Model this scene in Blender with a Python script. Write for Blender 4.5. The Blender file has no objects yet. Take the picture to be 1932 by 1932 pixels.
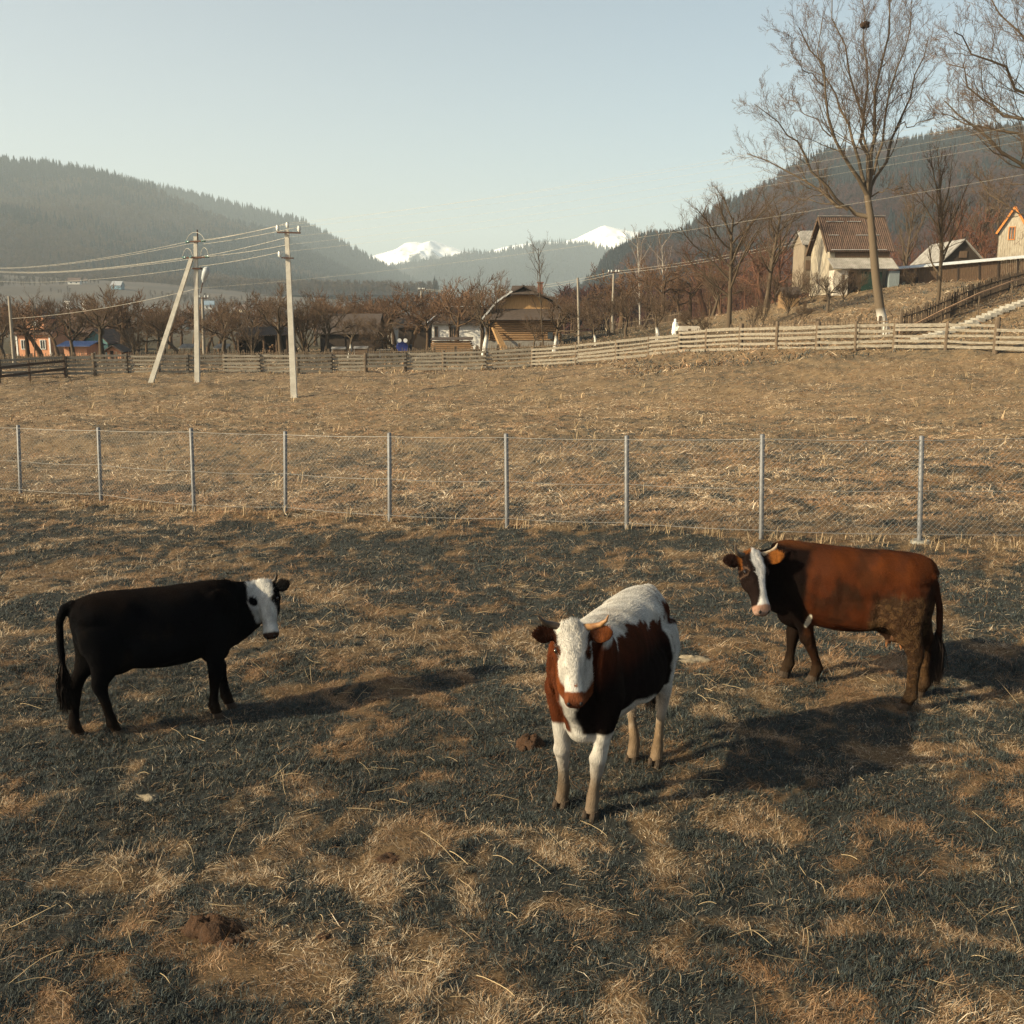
import bpy, bmesh, math, random
import numpy as np
from mathutils import Vector, Matrix, Euler

# ---------------------------------------------------------------- camera, world, sun
scene = bpy.context.scene
C = scene.collection
F = 1900.0
TH = math.atan(366.0 / F)
CAMH = 3.3
cam_d = bpy.data.cameras.new("camera")
cam = bpy.data.objects.new("camera", cam_d)
C.objects.link(cam)
cam.location = (0, 0, CAMH)
cam.rotation_euler = (math.radians(90) - TH, 0, 0)
cam_d.sensor_width = 36.0
cam_d.lens = 36.0 * F / 1932.0
cam_d.clip_start = 0.1
cam_d.clip_end = 20000
scene.camera = cam

SUN_EL = math.radians(26.0)
SUN_AZ = math.radians(22.0)            # shadows run to +X turned this much towards +Y
sundir = Vector((-math.cos(SUN_AZ) * math.cos(SUN_EL), -math.sin(SUN_AZ) * math.cos(SUN_EL), math.sin(SUN_EL)))
sl = bpy.data.lights.new("sun", 'SUN')
sl.energy = 5.0
sl.angle = math.radians(0.6)
sl.color = (1.0, 0.85, 0.56)
so = bpy.data.objects.new("sun", sl)
C.objects.link(so)
so.rotation_euler = sundir.to_track_quat('Z', 'Y').to_euler()
so.location = (-30, -20, 40)

w = bpy.data.worlds.new("World")
scene.world = w
w.use_nodes = True
nt = w.node_tree
sky = nt.nodes.new("ShaderNodeTexSky")
sky.sky_type = 'NISHITA'
sky.sun_disc = False
sky.sun_elevation = SUN_EL
sky.sun_rotation = math.atan2(sundir.x, sundir.y)
sky.air_density = 1.0
sky.dust_density = 3.0
sky.ozone_density = 1.2
sky.altitude = 600
bg = nt.nodes["Background"]
bg.inputs[1].default_value = 0.080
tint = nt.nodes.new("ShaderNodeMix"); tint.data_type = 'RGBA'; tint.blend_type = 'MULTIPLY'
tint.inputs[0].default_value = 1.0; tint.inputs[7].default_value = (.95, 1.015, 1.02, 1)
hsw = nt.nodes.new('ShaderNodeHueSaturation'); hsw.inputs['Saturation'].default_value = .66
nt.links.new(sky.outputs[0], hsw.inputs['Color']); nt.links.new(hsw.outputs[0], tint.inputs[6]); # the sky is paler and brighter on the sunward left than on the right
tcw = nt.nodes.new("ShaderNodeTexCoord"); sxw = nt.nodes.new("ShaderNodeSeparateXYZ"); mrw = nt.nodes.new("ShaderNodeMapRange")
nt.links.new(tcw.outputs["Generated"], sxw.inputs[0]); nt.links.new(sxw.outputs[0], mrw.inputs[0])
mrw.inputs[1].default_value = .45; mrw.inputs[2].default_value = -.55; mrw.inputs[3].default_value = 0; mrw.inputs[4].default_value = 1; mrw.interpolation_type = 'SMOOTHSTEP'
glow = nt.nodes.new("ShaderNodeMix"); glow.data_type = 'RGBA'; glow.blend_type = 'MULTIPLY'; glow.inputs[0].default_value = 1.0
gcol = nt.nodes.new("ShaderNodeMix"); gcol.data_type = 'RGBA'; gcol.inputs[6].default_value = (.80, .87, .88, 1); gcol.inputs[7].default_value = (1.34, 1.20, 1.06, 1)
nt.links.new(mrw.outputs[0], gcol.inputs[0]); nt.links.new(gcol.outputs[2], glow.inputs[7])
nt.links.new(tint.outputs[2], glow.inputs[6]); nt.links.new(glow.outputs[2], bg.inputs[0])

scene.view_settings.view_transform = 'Standard'
scene.view_settings.look = 'None'
scene.view_settings.exposure = 1.05
scene.view_settings.gamma = 1.0
scene.render.engine = 'CYCLES'
cy = scene.cycles
cy.use_denoising = True
cy.max_bounces = 5
cy.diffuse_bounces = 2
cy.glossy_bounces = 2
cy.transparent_max_bounces = 8
cy.volume_bounces = 0
cy.use_adaptive_sampling = True
cy.adaptive_threshold = 0.01
cy.denoising_prefilter = 'NONE'
cy.sample_clamp_indirect = 3.0

RNG = np.random.default_rng(7)

# ---------------------------------------------------------------- helpers
def P(px, py, Y):
    """point of the place at forward distance Y seen at (px,py) of the 1932 px wide photograph"""
    u = (px - 966) / F
    v = (966 - py) / F
    d = (u, math.cos(TH) + v * math.sin(TH), -math.sin(TH) + v * math.cos(TH))
    t = Y / d[1]
    return Vector((d[0] * t, Y, CAMH + d[2] * t))

def hash2(ix, iy, seed):
    h = (ix.astype(np.int64) * 374761393 + iy.astype(np.int64) * 668265263 + seed * 974634777) & 0x7fffffff
    h = ((h ^ (h >> 13)) * 1274126177) & 0x7fffffff
    return ((h ^ (h >> 16)) & 0xffff) / 65535.0

def vnoise(x, y, seed=0):
    x = np.asarray(x, float); y = np.asarray(y, float)
    ix = np.floor(x); iy = np.floor(y)
    fx = x - ix; fy = y - iy
    fx = fx * fx * (3 - 2 * fx); fy = fy * fy * (3 - 2 * fy)
    ix = ix.astype(np.int64); iy = iy.astype(np.int64)
    a = hash2(ix, iy, seed); b = hash2(ix + 1, iy, seed)
    c = hash2(ix, iy + 1, seed); d = hash2(ix + 1, iy + 1, seed)
    return (a * (1 - fx) + b * fx) * (1 - fy) + (c * (1 - fx) + d * fx) * fy

def fbm(x, y, seed=0, octv=4, gain=0.5):
    s = 0; amp = 1; tot = 0
    for o in range(octv):
        s = s + amp * vnoise(np.asarray(x) * 2 ** o + 17.3 * o, np.asarray(y) * 2 ** o - 9.1 * o, seed + o)
        tot += amp; amp *= gain
    return s / tot

def sstep(a, b, x):
    t = np.clip((np.asarray(x, float) - a) / (b - a), 0, 1)
    return t * t * (3 - 2 * t)

def lin(hexs):
    hexs = hexs.lstrip('#')
    out = []
    for i in (0, 2, 4):
        c = int(hexs[i:i + 2], 16) / 255
        out.append(c / 12.92 if c <= 0.04045 else ((c + 0.055) / 1.055) ** 2.4)
    return tuple(out)

def nodes_of(name, rough=0.85, spec=0.25):
    m = bpy.data.materials.new(name)
    m.use_nodes = True
    b = m.node_tree.nodes["Principled BSDF"]
    b.inputs["Roughness"].default_value = rough
    b.inputs["Specular IOR Level"].default_value = spec
    return m, m.node_tree, b

def mat(name, c1, c2=None, scale=3.0, rough=0.85, bump=0.0, stretch=(1, 1, 1), detail=5, metal=0.0, c3=None, lo=0.35, hi=0.65, bscale=None, spec=0.25):
    """procedural material: two (three) colours through stretched noise, with bump"""
    m, t, b = nodes_of(name, rough, spec)
    b.inputs["Metallic"].default_value = metal
    c2 = c2 or tuple(x * 0.7 for x in c1)
    tc = t.nodes.new("ShaderNodeTexCoord")
    mp = t.nodes.new("ShaderNodeMapping")
    mp.inputs["Scale"].default_value = stretch
    t.links.new(tc.outputs["Object"], mp.inputs[0])
    n = t.nodes.new("ShaderNodeTexNoise")
    n.inputs["Scale"].default_value = scale
    n.inputs["Detail"].default_value = detail
    n.inputs["Roughness"].default_value = 0.65
    t.links.new(mp.outputs[0], n.inputs["Vector"])
    r = t.nodes.new("ShaderNodeValToRGB")
    r.color_ramp.elements[0].position = lo
    r.color_ramp.elements[1].position = hi
    r.color_ramp.elements[0].color = (*c2, 1)
    r.color_ramp.elements[1].color = (*c1, 1)
    if c3:
        e = r.color_ramp.elements.new((lo + hi) / 2)
        e.color = (*c3, 1)
    t.links.new(n.outputs["Fac"], r.inputs[0])
    t.links.new(r.outputs[0], b.inputs["Base Color"])
    if bump:
        n2 = t.nodes.new("ShaderNodeTexNoise")
        n2.inputs["Scale"].default_value = bscale or scale * 3
        n2.inputs["Detail"].default_value = 4
        t.links.new(mp.outputs[0], n2.inputs["Vector"])
        bp = t.nodes.new("ShaderNodeBump")
        bp.inputs["Strength"].default_value = 0.6
        bp.inputs["Distance"].default_value = bump
        t.links.new(n2.outputs["Fac"], bp.inputs["Height"])
        t.links.new(bp.outputs[0], b.inputs["Normal"])
    return m

def attr_mat(name, attr="Col", rough=0.9, spec=0.15, bump=0.0, bscale=40):
    m, t, b = nodes_of(name, rough, spec)
    a = t.nodes.new("ShaderNodeAttribute")
    a.attribute_name = attr
    t.links.new(a.outputs["Color"], b.inputs["Base Color"])
    if bump:
        tc = t.nodes.new("ShaderNodeTexCoord")
        n2 = t.nodes.new("ShaderNodeTexNoise")
        n2.inputs["Scale"].default_value = bscale
        n2.inputs["Detail"].default_value = 4
        t.links.new(tc.outputs["Object"], n2.inputs["Vector"])
        bp = t.nodes.new("ShaderNodeBump")
        bp.inputs["Strength"].default_value = 0.7
        bp.inputs["Distance"].default_value = bump
        t.links.new(n2.outputs["Fac"], bp.inputs["Height"])
        t.links.new(bp.outputs[0], b.inputs["Normal"])
    return m

def np_mesh(name, V, faces, k, material=None, parent=None, cols=None, smooth=False, loc=None):
    """mesh object from numpy arrays; faces is (n,k)"""
    me = bpy.data.meshes.new(name)
    V = np.ascontiguousarray(V, dtype=np.float32)
    faces = np.ascontiguousarray(faces, dtype=np.int32)
    me.vertices.add(len(V)); me.vertices.foreach_set("co", V.ravel())
    me.loops.add(faces.size); me.loops.foreach_set("vertex_index", faces.ravel())
    me.polygons.add(len(faces))
    me.polygons.foreach_set("loop_start", np.arange(0, faces.size, k, dtype=np.int32))
    if smooth:
        me.polygons.foreach_set("use_smooth", np.ones(len(faces), dtype=bool))
    me.update(calc_edges=True)
    if cols is not None:
        a = me.attributes.new("Col", 'FLOAT_COLOR', 'POINT')
        cc = np.ones((len(V), 4), dtype=np.float32); cc[:, :3] = cols
        a.data.foreach_set("color", cc.ravel())
    if material: me.materials.append(material)
    o = bpy.data.objects.new(name, me)
    C.objects.link(o)
    if parent: o.parent = parent
    if loc is not None: o.location = loc
    return o

class MB:
    """collects boxes, beams, tubes and polygons; build() links them as ONE mesh object"""
    def __init__(s): s.v = []; s.f = []; s.sm = []
    def add(s, vs, fs, smooth=False):
        b = len(s.v)
        s.v += [tuple(v) for v in vs]
        s.f += [tuple(b + i for i in f) for f in fs]
        s.sm += [smooth] * len(fs)
    def box(s, c, d, rz=0.0, jit=0.0):
        c = Vector(c); R = Matrix.Rotation(rz, 3, 'Z')
        vs = []
        for z in (-1, 1):
            for x, y in ((-1, -1), (1, -1), (1, 1), (-1, 1)):
                p = Vector((x * d[0] / 2, y * d[1] / 2, z * d[2] / 2))
                if jit: p += Vector([random.uniform(-jit, jit) for _ in range(3)])
                vs.append(c + R @ p)
        s.add(vs, [(0, 3, 2, 1), (4, 5, 6, 7), (0, 1, 5, 4), (1, 2, 6, 5), (2, 3, 7, 6), (3, 0, 4, 7)])
    def beam(s, p0, p1, wd, ht, up=(0, 0, 1), taper=1.0, jit=0.0):
        p0 = Vector(p0); p1 = Vector(p1); a = (p1 - p0).normalized(); up = Vector(up)
        if abs(a.dot(up)) > 0.95: up = Vector((0, 1, 0))
        sx = a.cross(up).normalized(); sz = sx.cross(a).normalized()
        vs = []
        for p, k in ((p0, 1), (p1, taper)):
            for x, z in ((-1, -1), (1, -1), (1, 1), (-1, 1)):
                q = p + sx * x * wd * k / 2 + sz * z * ht * k / 2
                if jit: q += Vector([random.uniform(-jit, jit) for _ in range(3)])
                vs.append(q)
        s.add(vs, [(0, 1, 2, 3), (7, 6, 5, 4), (0, 4, 5, 1), (1, 5, 6, 2), (2, 6, 7, 3), (3, 7, 4, 0)])
    def tube(s, pts, rad, n=8, cap=True, smooth=True):
        pts = [Vector(p) for p in pts]
        if not hasattr(rad, '__len__'): rad = [rad] * len(pts)
        vs = []; fs = []
        ref = Vector((0, 0, 1))
        a0 = (pts[1] - pts[0]).normalized()
        if abs(a0.dot(ref)) > 0.9: ref = Vector((1, 0, 0))
        sx = a0.cross(ref).normalized()
        for i, p in enumerate(pts):
            a = (pts[min(i + 1, len(pts) - 1)] - pts[max(i - 1, 0)]).normalized()
            sx = (sx - a * sx.dot(a)).normalized(); sy = a.cross(sx)
            for k in range(n):
                t = 2 * math.pi * k / n
                vs.append(p + (sx * math.cos(t) + sy * math.sin(t)) * rad[i])
        for i in range(len(pts) - 1):
            for k in range(n):
                k2 = (k + 1) % n
                fs.append((i * n + k, i * n + k2, (i + 1) * n + k2, (i + 1) * n + k))
        s.add(vs, fs, smooth)
        if cap:
            s.add(vs[:n], [tuple(range(n - 1, -1, -1))]); s.add(vs[-n:], [tuple(range(n))])
    def poly(s, pts): s.add(pts, [tuple(range(len(pts)))])
    def prism(s, pts, d):
        """polygon pts extruded by vector d"""
        pts = [Vector(p) for p in pts]; d = Vector(d); n = len(pts)
        s.add(pts + [p + d for p in pts], [tuple(range(n - 1, -1, -1)), tuple(range(n, 2 * n))] + [(i, (i + 1) % n, (i + 1) % n + n, i + n) for i in range(n)])
    def build(s, name, material, parent=None):
        me = bpy.data.meshes.new(name)
        me.from_pydata(s.v, [], s.f)
        me.polygons.foreach_set("use_smooth", s.sm)
        bm = bmesh.new(); bm.from_mesh(me); bmesh.ops.recalc_face_normals(bm, faces=bm.faces); bm.to_mesh(me); bm.free()
        if material: me.materials.append(material)
        o = bpy.data.objects.new(name, me); C.objects.link(o)
        if parent: o.parent = parent
        return o

def tag(o, label=None, cat=None, group=None, kind=None):
    if label: o['label'] = label
    if cat: o['category'] = cat
    if group: o['group'] = group
    if kind: o['kind'] = kind
    return o

def thing(name, label, cat, loc=(0, 0, 0), rz=0.0, group=None):
    o = bpy.data.objects.new(name, None); C.objects.link(o)
    o.empty_display_size = 0.3
    o.location = loc; o.rotation_euler = (0, 0, rz)
    return tag(o, label, cat, group)
# ---------------------------------------------------------------- ground height
GP = []
def gp(px, py, Y):
    p = P(px, py, Y); GP.append((p.x, p.y, p.z))
for x in (-14, -7, 0, 7, 14):
    for y in (-8, -2, 4, 8): GP.append((x, y, 0.0))
for x, y in ((-9, 10.5), (-4, 10.5), (0, 10.5), (4, 10.5), (9, 10.5), (0, 12.5), (6, 12)): GP.append((x, y, 0.0))
CHAIN = [(38, 936, 21.0), (190, 947, 20.2), (366, 966, 18.6), (538, 972, 18.1), (735, 988, 16.9), (957, 995, 16.3), (1183, 1003, 15.7), (1437, 1015, 14.9), (1736, 1022, 14.5)]
for c in CHAIN: gp(*c)
gp(2080, 1024, 14.6); gp(-110, 930, 22.0)
gp(372, 722, 51.5); gp(278, 724, 51); gp(555, 750, 43)
WOOD = [(0, 716, 55), (125, 709, 57), (180, 707, 57.5), (240, 706, 58), (300, 705, 58), (355, 704, 58.5), (425, 705, 59), (490, 704, 59), (563, 704, 59), (625, 703, 59.5), (690, 703, 59.5), (765, 700, 60),
        (838, 698, 60), (915, 697, 60), (1005, 694, 60), (1087, 688, 58.5), (1164, 680, 57), (1224, 672, 56), (1282, 668, 54.5), (1332, 661, 52.5),
        (1397, 663, 50.5), (1465, 660, 48.5), (1542, 658, 47), (1614, 656, 46), (1688, 655, 45), (1784, 655, 43.5), (1878, 663, 42), (1990, 672, 40.5)]
for c in WOOD: gp(*c)
for c in ((1200, 760, 36), (1450, 760, 34), (1700, 770, 31), (1932, 790, 28), (1500, 700, 43), (1800, 700, 39), (300, 800, 30), (900, 800, 30), (1400, 830, 25), (1800, 850, 22),
          (60, 690, 90), (60, 673, 112), (300, 678, 90), (500, 676, 90), (700, 672, 90), (850, 661, 100), (1000, 655, 92), (1250, 641, 75), (1400, 625, 75),
          (1660, 636, 52), (1700, 600, 60), (1560, 600, 64), (1585, 553, 84), (1500, 560, 84), (1700, 532, 86), (1932, 528, 84), (1860, 568, 60), (1932, 572, 52), (1932, 548, 66),
          (1730, 647, 48), (2150, 540, 50), (2300, 500, 80), (1400, 600, 100), (1250, 610, 110)):
    gp(*c)
for x in (-200, -120, -60, 0, 60): GP.append((x, 170, -1.0))
for x in (-300, -150, 0, 120): GP.append((x, 260, -2.0))
GP.append((60, 130, 6)); GP.append((110, 110, 12)); GP.append((150, 170, 16)); GP.append((60, 40, 6)); GP.append((45, 10, 1)); GP.append((-40, 10, -.2)); GP.append((-60, 50, -.2))
GA = np.array(GP)
def _rbf_setup():
    n = len(GA); c = 5.0
    D = np.sqrt((GA[:, None, 0] - GA[None, :, 0]) ** 2 + (GA[:, None, 1] - GA[None, :, 1]) ** 2 + c * c)
    A = np.zeros((n + 3, n + 3)); A[:n, :n] = -D + np.eye(n) * 1.5
    A[:n, n] = 1; A[n, :n] = 1; A[:n, n + 1] = GA[:, 0]; A[n + 1, :n] = GA[:, 0]; A[:n, n + 2] = GA[:, 1]; A[n + 2, :n] = GA[:, 1]
    return np.linalg.solve(A, np.concatenate([GA[:, 2], np.zeros(3)]))
RW = _rbf_setup()
def G(x, y, micro=True):
    """height of the ground"""
    x = np.atleast_1d(np.asarray(x, float)); y = np.atleast_1d(np.asarray(y, float))
    shp = x.shape; x = x.ravel(); y = y.ravel()
    n = len(GA); out = np.empty(len(x))
    for i in range(0, len(x), 50000):
        xs = np.clip(x[i:i + 50000], -300, 220); ys = np.clip(y[i:i + 50000], -10, 270)
        D = np.sqrt((xs[:, None] - GA[None, :, 0]) ** 2 + (ys[:, None] - GA[None, :, 1]) ** 2 + 25.0)
        out[i:i + 50000] = -D @ RW[:n] + RW[n] + RW[n + 1] * xs + RW[n + 2] * ys
    if micro:
        far = sstep(11.0, 22, y)
        out += (fbm(x * 1.1, y * 1.1, 11, 3) - .5) * (.08 + .10 * far) * (.4 + .6 * sstep(9, 14, y))
        out += (fbm(x * 4.2, y * 4.2, 12, 3) - .5) * .065
        out += (fbm(x * .25, y * .25, 14, 2) - .5) * .5 * far * sstep(17, 30, y)
    return out.reshape(shp)
def G1(x, y): return float(G([x], [y], False)[0])
def on(px, Y, micro=False):
    """ground point straight below the sight line of column px at distance Y"""
    x = (px - 966) / F * Y * 1.0
    for _ in range(3):
        z = float(G([x], [Y], micro)[0])
        t = Y * math.cos(TH) + (CAMH - z) * math.sin(TH)
        x = (px - 966) / F * t
    return Vector((x, Y, z))

def straw_map(x, y):
    """share of dry straw against short green grass"""
    x0_, y0_ = x, y
    x = x + (fbm(x0_ * 1.7, y0_ * 1.7, 61, 3) - .5) * .7; y = y + (fbm(x0_ * 1.7 + 9, y0_ * 1.7, 63, 3) - .5) * .7
    s = .44 + (fbm(x0_ * 14, y0_ * 14, 65, 2) - .5) * .55 + (fbm(x * .8, y * .8, 31, 4) - .5) * .9 + (fbm(x * 4.0, y * 4.0, 37, 4) - .5) * 3.0
    for cx, cy_, rx, ry, a in STRAWB:
        s = s + .62 * a * np.exp(-((x - cx) / rx) ** 2 - ((y - cy_) / ry) ** 2)
    yc = np.interp(x, [-12, -10.5, -5, 0, 5.9, 8], [22, 20.5, 18, 16.2, 14.3, 14.2])
    s = s + .45 * sstep(yc - 1.2, yc + .4, y) - .10 * sstep(yc, yc - 1, y)
    s = s + (fbm(x * .12, y * .3, 47, 3) - .5) * 1.2 * sstep(20, 26, y)
    return s
STRAWB = []
def sb(px, py, rx, ry, a):
    u = (px - 966) / F; v = (966 - py) / F
    dz = -math.sin(TH) + v * math.cos(TH); t = -CAMH / dz
    STRAWB.append((u * t, (math.cos(TH) + v * math.sin(TH)) * t, rx, ry, a))
for b_ in ((250, 1060, 2.2, 1.4, .55), (550, 1080, 1.0, .8, .3), (760, 1060, 2.2, 1.3, -.45), (1000, 1010, 2.5, .9, -.3), (1350, 1050, .9, .6, .45), (1150, 1100, 1.5, .8, -.25),
           (700, 1200, 1.6, .7, .38), (930, 1250, .9, .5, .35), (60, 1300, 1.2, 1.0, -.3), (300, 1180, 1.5, .6, .1), (230, 1450, 1.8, .8, -.5), (700, 1420, 1.4, .5, -.45), (520, 1330, .9, .3, -.3),
           (500, 1560, .7, .3, .25), (780, 1560, .7, .35, .30), (400, 1640, 1.0, .35, .42), (620, 1690, .5, .25, .3), (860, 1660, .6, .3, .3), (250, 1760, .8, .3, .3), (850, 1790, .8, .25, .4), (550, 1830, .9, .2, .35),
           (1000, 1500, .8, .4, -.25), (1250, 1650, .9, .3, -.05), (1380, 1590, .9, .35, .35), (1500, 1680, .7, .25, .2), (1700, 1560, .9, .4, .1), (1600, 1280, 1.4, .5, .45), (1850, 1400, .9, .6, .1), (1880, 1150, 1.6, 1.0, -.35),
           (1300, 1180, 1.2, .5, -.2), (1700, 1800, 1.0, .25, -.15), (1100, 1830, .5, .15, .2), (1450, 1350, .8, .4, -.1)):
    sb(*b_)

# ---------------------------------------------------------------- ground sheet (graded grid out to the hills)
def axis_pts(a, b, n, dense):
    return np.linspace(a, b, n)
ys = np.concatenate([np.linspace(-8, 3, 12), np.arange(3.2, 13, .06), np.geomspace(13, 75, 330), np.geomspace(76, 300, 90), np.geomspace(320, 7000, 30)])
us = np.sinh(np.linspace(-3.2, 3.2, 420)) / np.sinh(3.2)
us = us * .9 + np.linspace(-1, 1, 420) * .1
us = np.linspace(-1, 1, 520)
hw = .62 * np.maximum(ys, 0) + 8 + .25 * np.maximum(ys - 60, 0)
XX = us[None, :] * hw[:, None]; YY = np.repeat(ys[:, None], len(us), 1)
ZZ = G(XX, YY)
nr, nc = XX.shape
idx = np.arange(nr * nc).reshape(nr, nc)
quads = np.stack([idx[:-1, :-1], idx[:-1, 1:], idx[1:, 1:], idx[1:, :-1]], -1).reshape(-1, 4)
SM = sstep(.30, .95, straw_map(XX, YY)).ravel()
cn = fbm(XX.ravel() * 9, YY.ravel() * 9, 51, 3)
colg = (np.array([[.027, .028, .025]]) * (1 - SM[:, None]) + np.array([[.105, .068, .036]]) * SM[:, None]) * (.55 + .9 * cn[:, None])
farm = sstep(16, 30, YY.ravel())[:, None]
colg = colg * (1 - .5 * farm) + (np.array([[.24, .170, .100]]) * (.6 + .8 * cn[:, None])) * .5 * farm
orch = sstep(62, 75, YY.ravel()) * sstep(20, 8, XX.ravel())
colg = colg * (1 - orch[:, None]) + np.array([[.055, .042, .022]]) * (.6 + .8 * cn[:, None]) * orch[:, None]
ground = np_mesh('ground', np.stack([XX, YY, ZZ], -1).reshape(-1, 3), quads, 4, attr_mat('soil_and_turf', rough=.95, bump=.02, bscale=25), cols=colg, smooth=True)
tag(ground, 'rough pasture of dry straw and short dark grass', 'ground', kind='structure')
# ---------------------------------------------------------------- hills
HILLF = {}
def hill(name, label, ridge, Yr, Yb, zb, material, nx=260, nt=60, rough=.12, back=.35, seed=1, shape=1.0, scale=None, keep=None):
    pts = [P(px, py, Yr) for px, py in ridge]
    rx = np.array([p.x for p in pts]); rz = np.array([p.z for p in pts])
    sc_ = scale or (Yr - Yb) * .25
    def height(x, y):
        t = (y - Yb) / (Yr - Yb)
        # spurs and gullies run down the slope
        xx = x + (fbm(x / sc_ * .6, y / sc_ * .6, seed + 3, 3) - .5) * sc_ * .8
        top = np.interp(x * 1.0, rx, rz)
        tt = np.clip(t, 0, 1)
        z = zb + (top - zb) * (tt ** shape) * (1 - .0 * tt)
        amp = rough * (top - zb) * np.sin(np.clip(tt, 0, 1) * math.pi) ** .8
        z = z + (fbm(xx / sc_ * 1.3, y / sc_ * .45, seed, 4) - .5) * 2.2 * amp
        dn = np.clip((t - 1) / back, 0, 1)
        z = z * (1 - dn) + (zb - 30) * dn + (0 if np.isscalar(z) else 0)
        return z - 6 * sstep(.02, 0, t)
    xs = np.linspace(rx.min(), rx.max(), nx)
    ts = np.concatenate([np.linspace(-.03, 1, nt), np.linspace(1.02, 1 + back, 10)])
    X, T = np.meshgrid(xs, ts); Y = Yb + T * (Yr - Yb)
    Z = height(X, Y)
    r_, c_ = X.shape; id_ = np.arange(r_ * c_).reshape(r_, c_)
    q = np.stack([id_[:-1, :-1], id_[:-1, 1:], id_[1:, 1:], id_[1:, :-1]], -1).reshape(-1, 4)
    o = np_mesh(name, np.stack([X, Y, Z], -1).reshape(-1, 3), q, 4, material, smooth=True)
    tag(o, label, 'hill', kind='structure')
    return height, (rx.min(), rx.max(), Yb, Yr)

M_FIELD = mat('hill_fields', (.090, .066, .045), (.050, .040, .030), .008, c3=(.070, .055, .040), detail=8, stretch=(1, 1.6, 1))
M_WOODF = mat('forest_floor', (.038, .023, .019), (.024, .017, .015), .01, detail=6)
M_FAR = mat('far_forest_floor', (.03, .036, .034), (.02, .024, .024), .004, detail=6)

hL0, bL0 = hill('foothill', 'pale brown fields below the wooded hill', [(-500, 505), (-300, 510), (0, 518), (150, 527), (300, 534), (420, 546), (520, 556), (620, 560), (720, 572), (800, 592), (900, 625), (1000, 680)], 900, 380, -4, M_FIELD, seed=5, rough=.25)
hL1, bL1 = hill('hill', 'broad wooded hill rising on the left of the valley', [(-700, 420), (-400, 345), (-150, 309), (0, 306), (90, 311), (200, 330), (300, 362), (350, 385), (430, 418), (520, 446), (600, 488), (680, 530), (760, 584), (830, 630), (900, 690)], 1900, 880, 28, M_WOODF, seed=8, rough=.16)
hL2, bL2 = hill('hill', 'further wooded shoulder of the left hill', [(100, 330), (230, 338), (330, 362), (420, 384), (500, 402), (570, 420), (620, 445), (680, 480), (740, 512), (800, 544), (870, 582), (980, 640), (1040, 680)], 2500, 1500, 20, M_WOODF, seed=12, rough=.12)
hB, bB = hill('hill', 'blue wooded hill closing the valley', [(500, 640), (560, 570), (640, 525), (749, 503), (800, 498), (853, 489), (877, 480), (936, 484), (987, 468), (1023, 463), (1097, 463), (1133, 470), (1160, 478), (1250, 503), (1400, 530), (1500, 560)], 3200, 2300, 10, M_FAR, seed=15, rough=.2)
hR1, bR1 = hill('hill', 'wooded hill rising on the right of the valley', [(960, 720), (1020, 640), (1060, 590), (1126, 520), (1144, 490), (1170, 480), (1199, 463), (1235, 458), (1271, 458), (1293, 446), (1325, 422), (1351, 397), (1380, 388), (1409, 374), (1438, 359), (1470, 336), (1517, 315), (1554, 299), (1597, 292), (1652, 278), (1706, 273), (1750, 267), (1815, 258), (1887, 254), (1932, 248), (2100, 215), (2400, 190)], 950, 190, 2, M_WOODF, nx=320, seed=19, rough=.10, shape=1.15)

def snow_material():
    m, t, b = nodes_of('snow_and_rock', .7, .2)
    tc = t.nodes.new("ShaderNodeTexCoord"); n = t.nodes.new("ShaderNodeTexNoise"); n.inputs["Scale"].default_value = .006; n.inputs["Detail"].default_value = 9; n.inputs["Roughness"].default_value = .7
    mp = t.nodes.new("ShaderNodeMapping"); mp.inputs["Scale"].default_value = (1.6, .7, 1.0)
    t.links.new(tc.outputs["Object"], mp.inputs[0]); t.links.new(mp.outputs[0], n.inputs["Vector"])
    sp = t.nodes.new("ShaderNodeSeparateXYZ"); t.links.new(tc.outputs["Object"], sp.inputs[0])
    a = t.nodes.new("ShaderNodeMapRange"); a.inputs[1].default_value = 120; a.inputs[2].default_value = 300; a.inputs[3].default_value = -.25; a.inputs[4].default_value = .14
    t.links.new(sp.outputs[2], a.inputs[0])
    ad = t.nodes.new("ShaderNodeMath"); ad.operation = 'ADD'; t.links.new(n.outputs["Fac"], ad.inputs[0]); t.links.new(a.outputs[0], ad.inputs[1])
    r = t.nodes.new("ShaderNodeValToRGB"); r.color_ramp.elements[0].position = .44; r.color_ramp.elements[1].position = .50
    r.color_ramp.elements[0].color = (.035, .04, .045, 1); r.color_ramp.elements[1].color = (.88, .88, .88, 1)
    t.links.new(ad.outputs[0], r.inputs[0]); t.links.new(r.outputs[0], b.inputs["Base Color"])
    return m
M_SNOW = snow_material()
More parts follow.
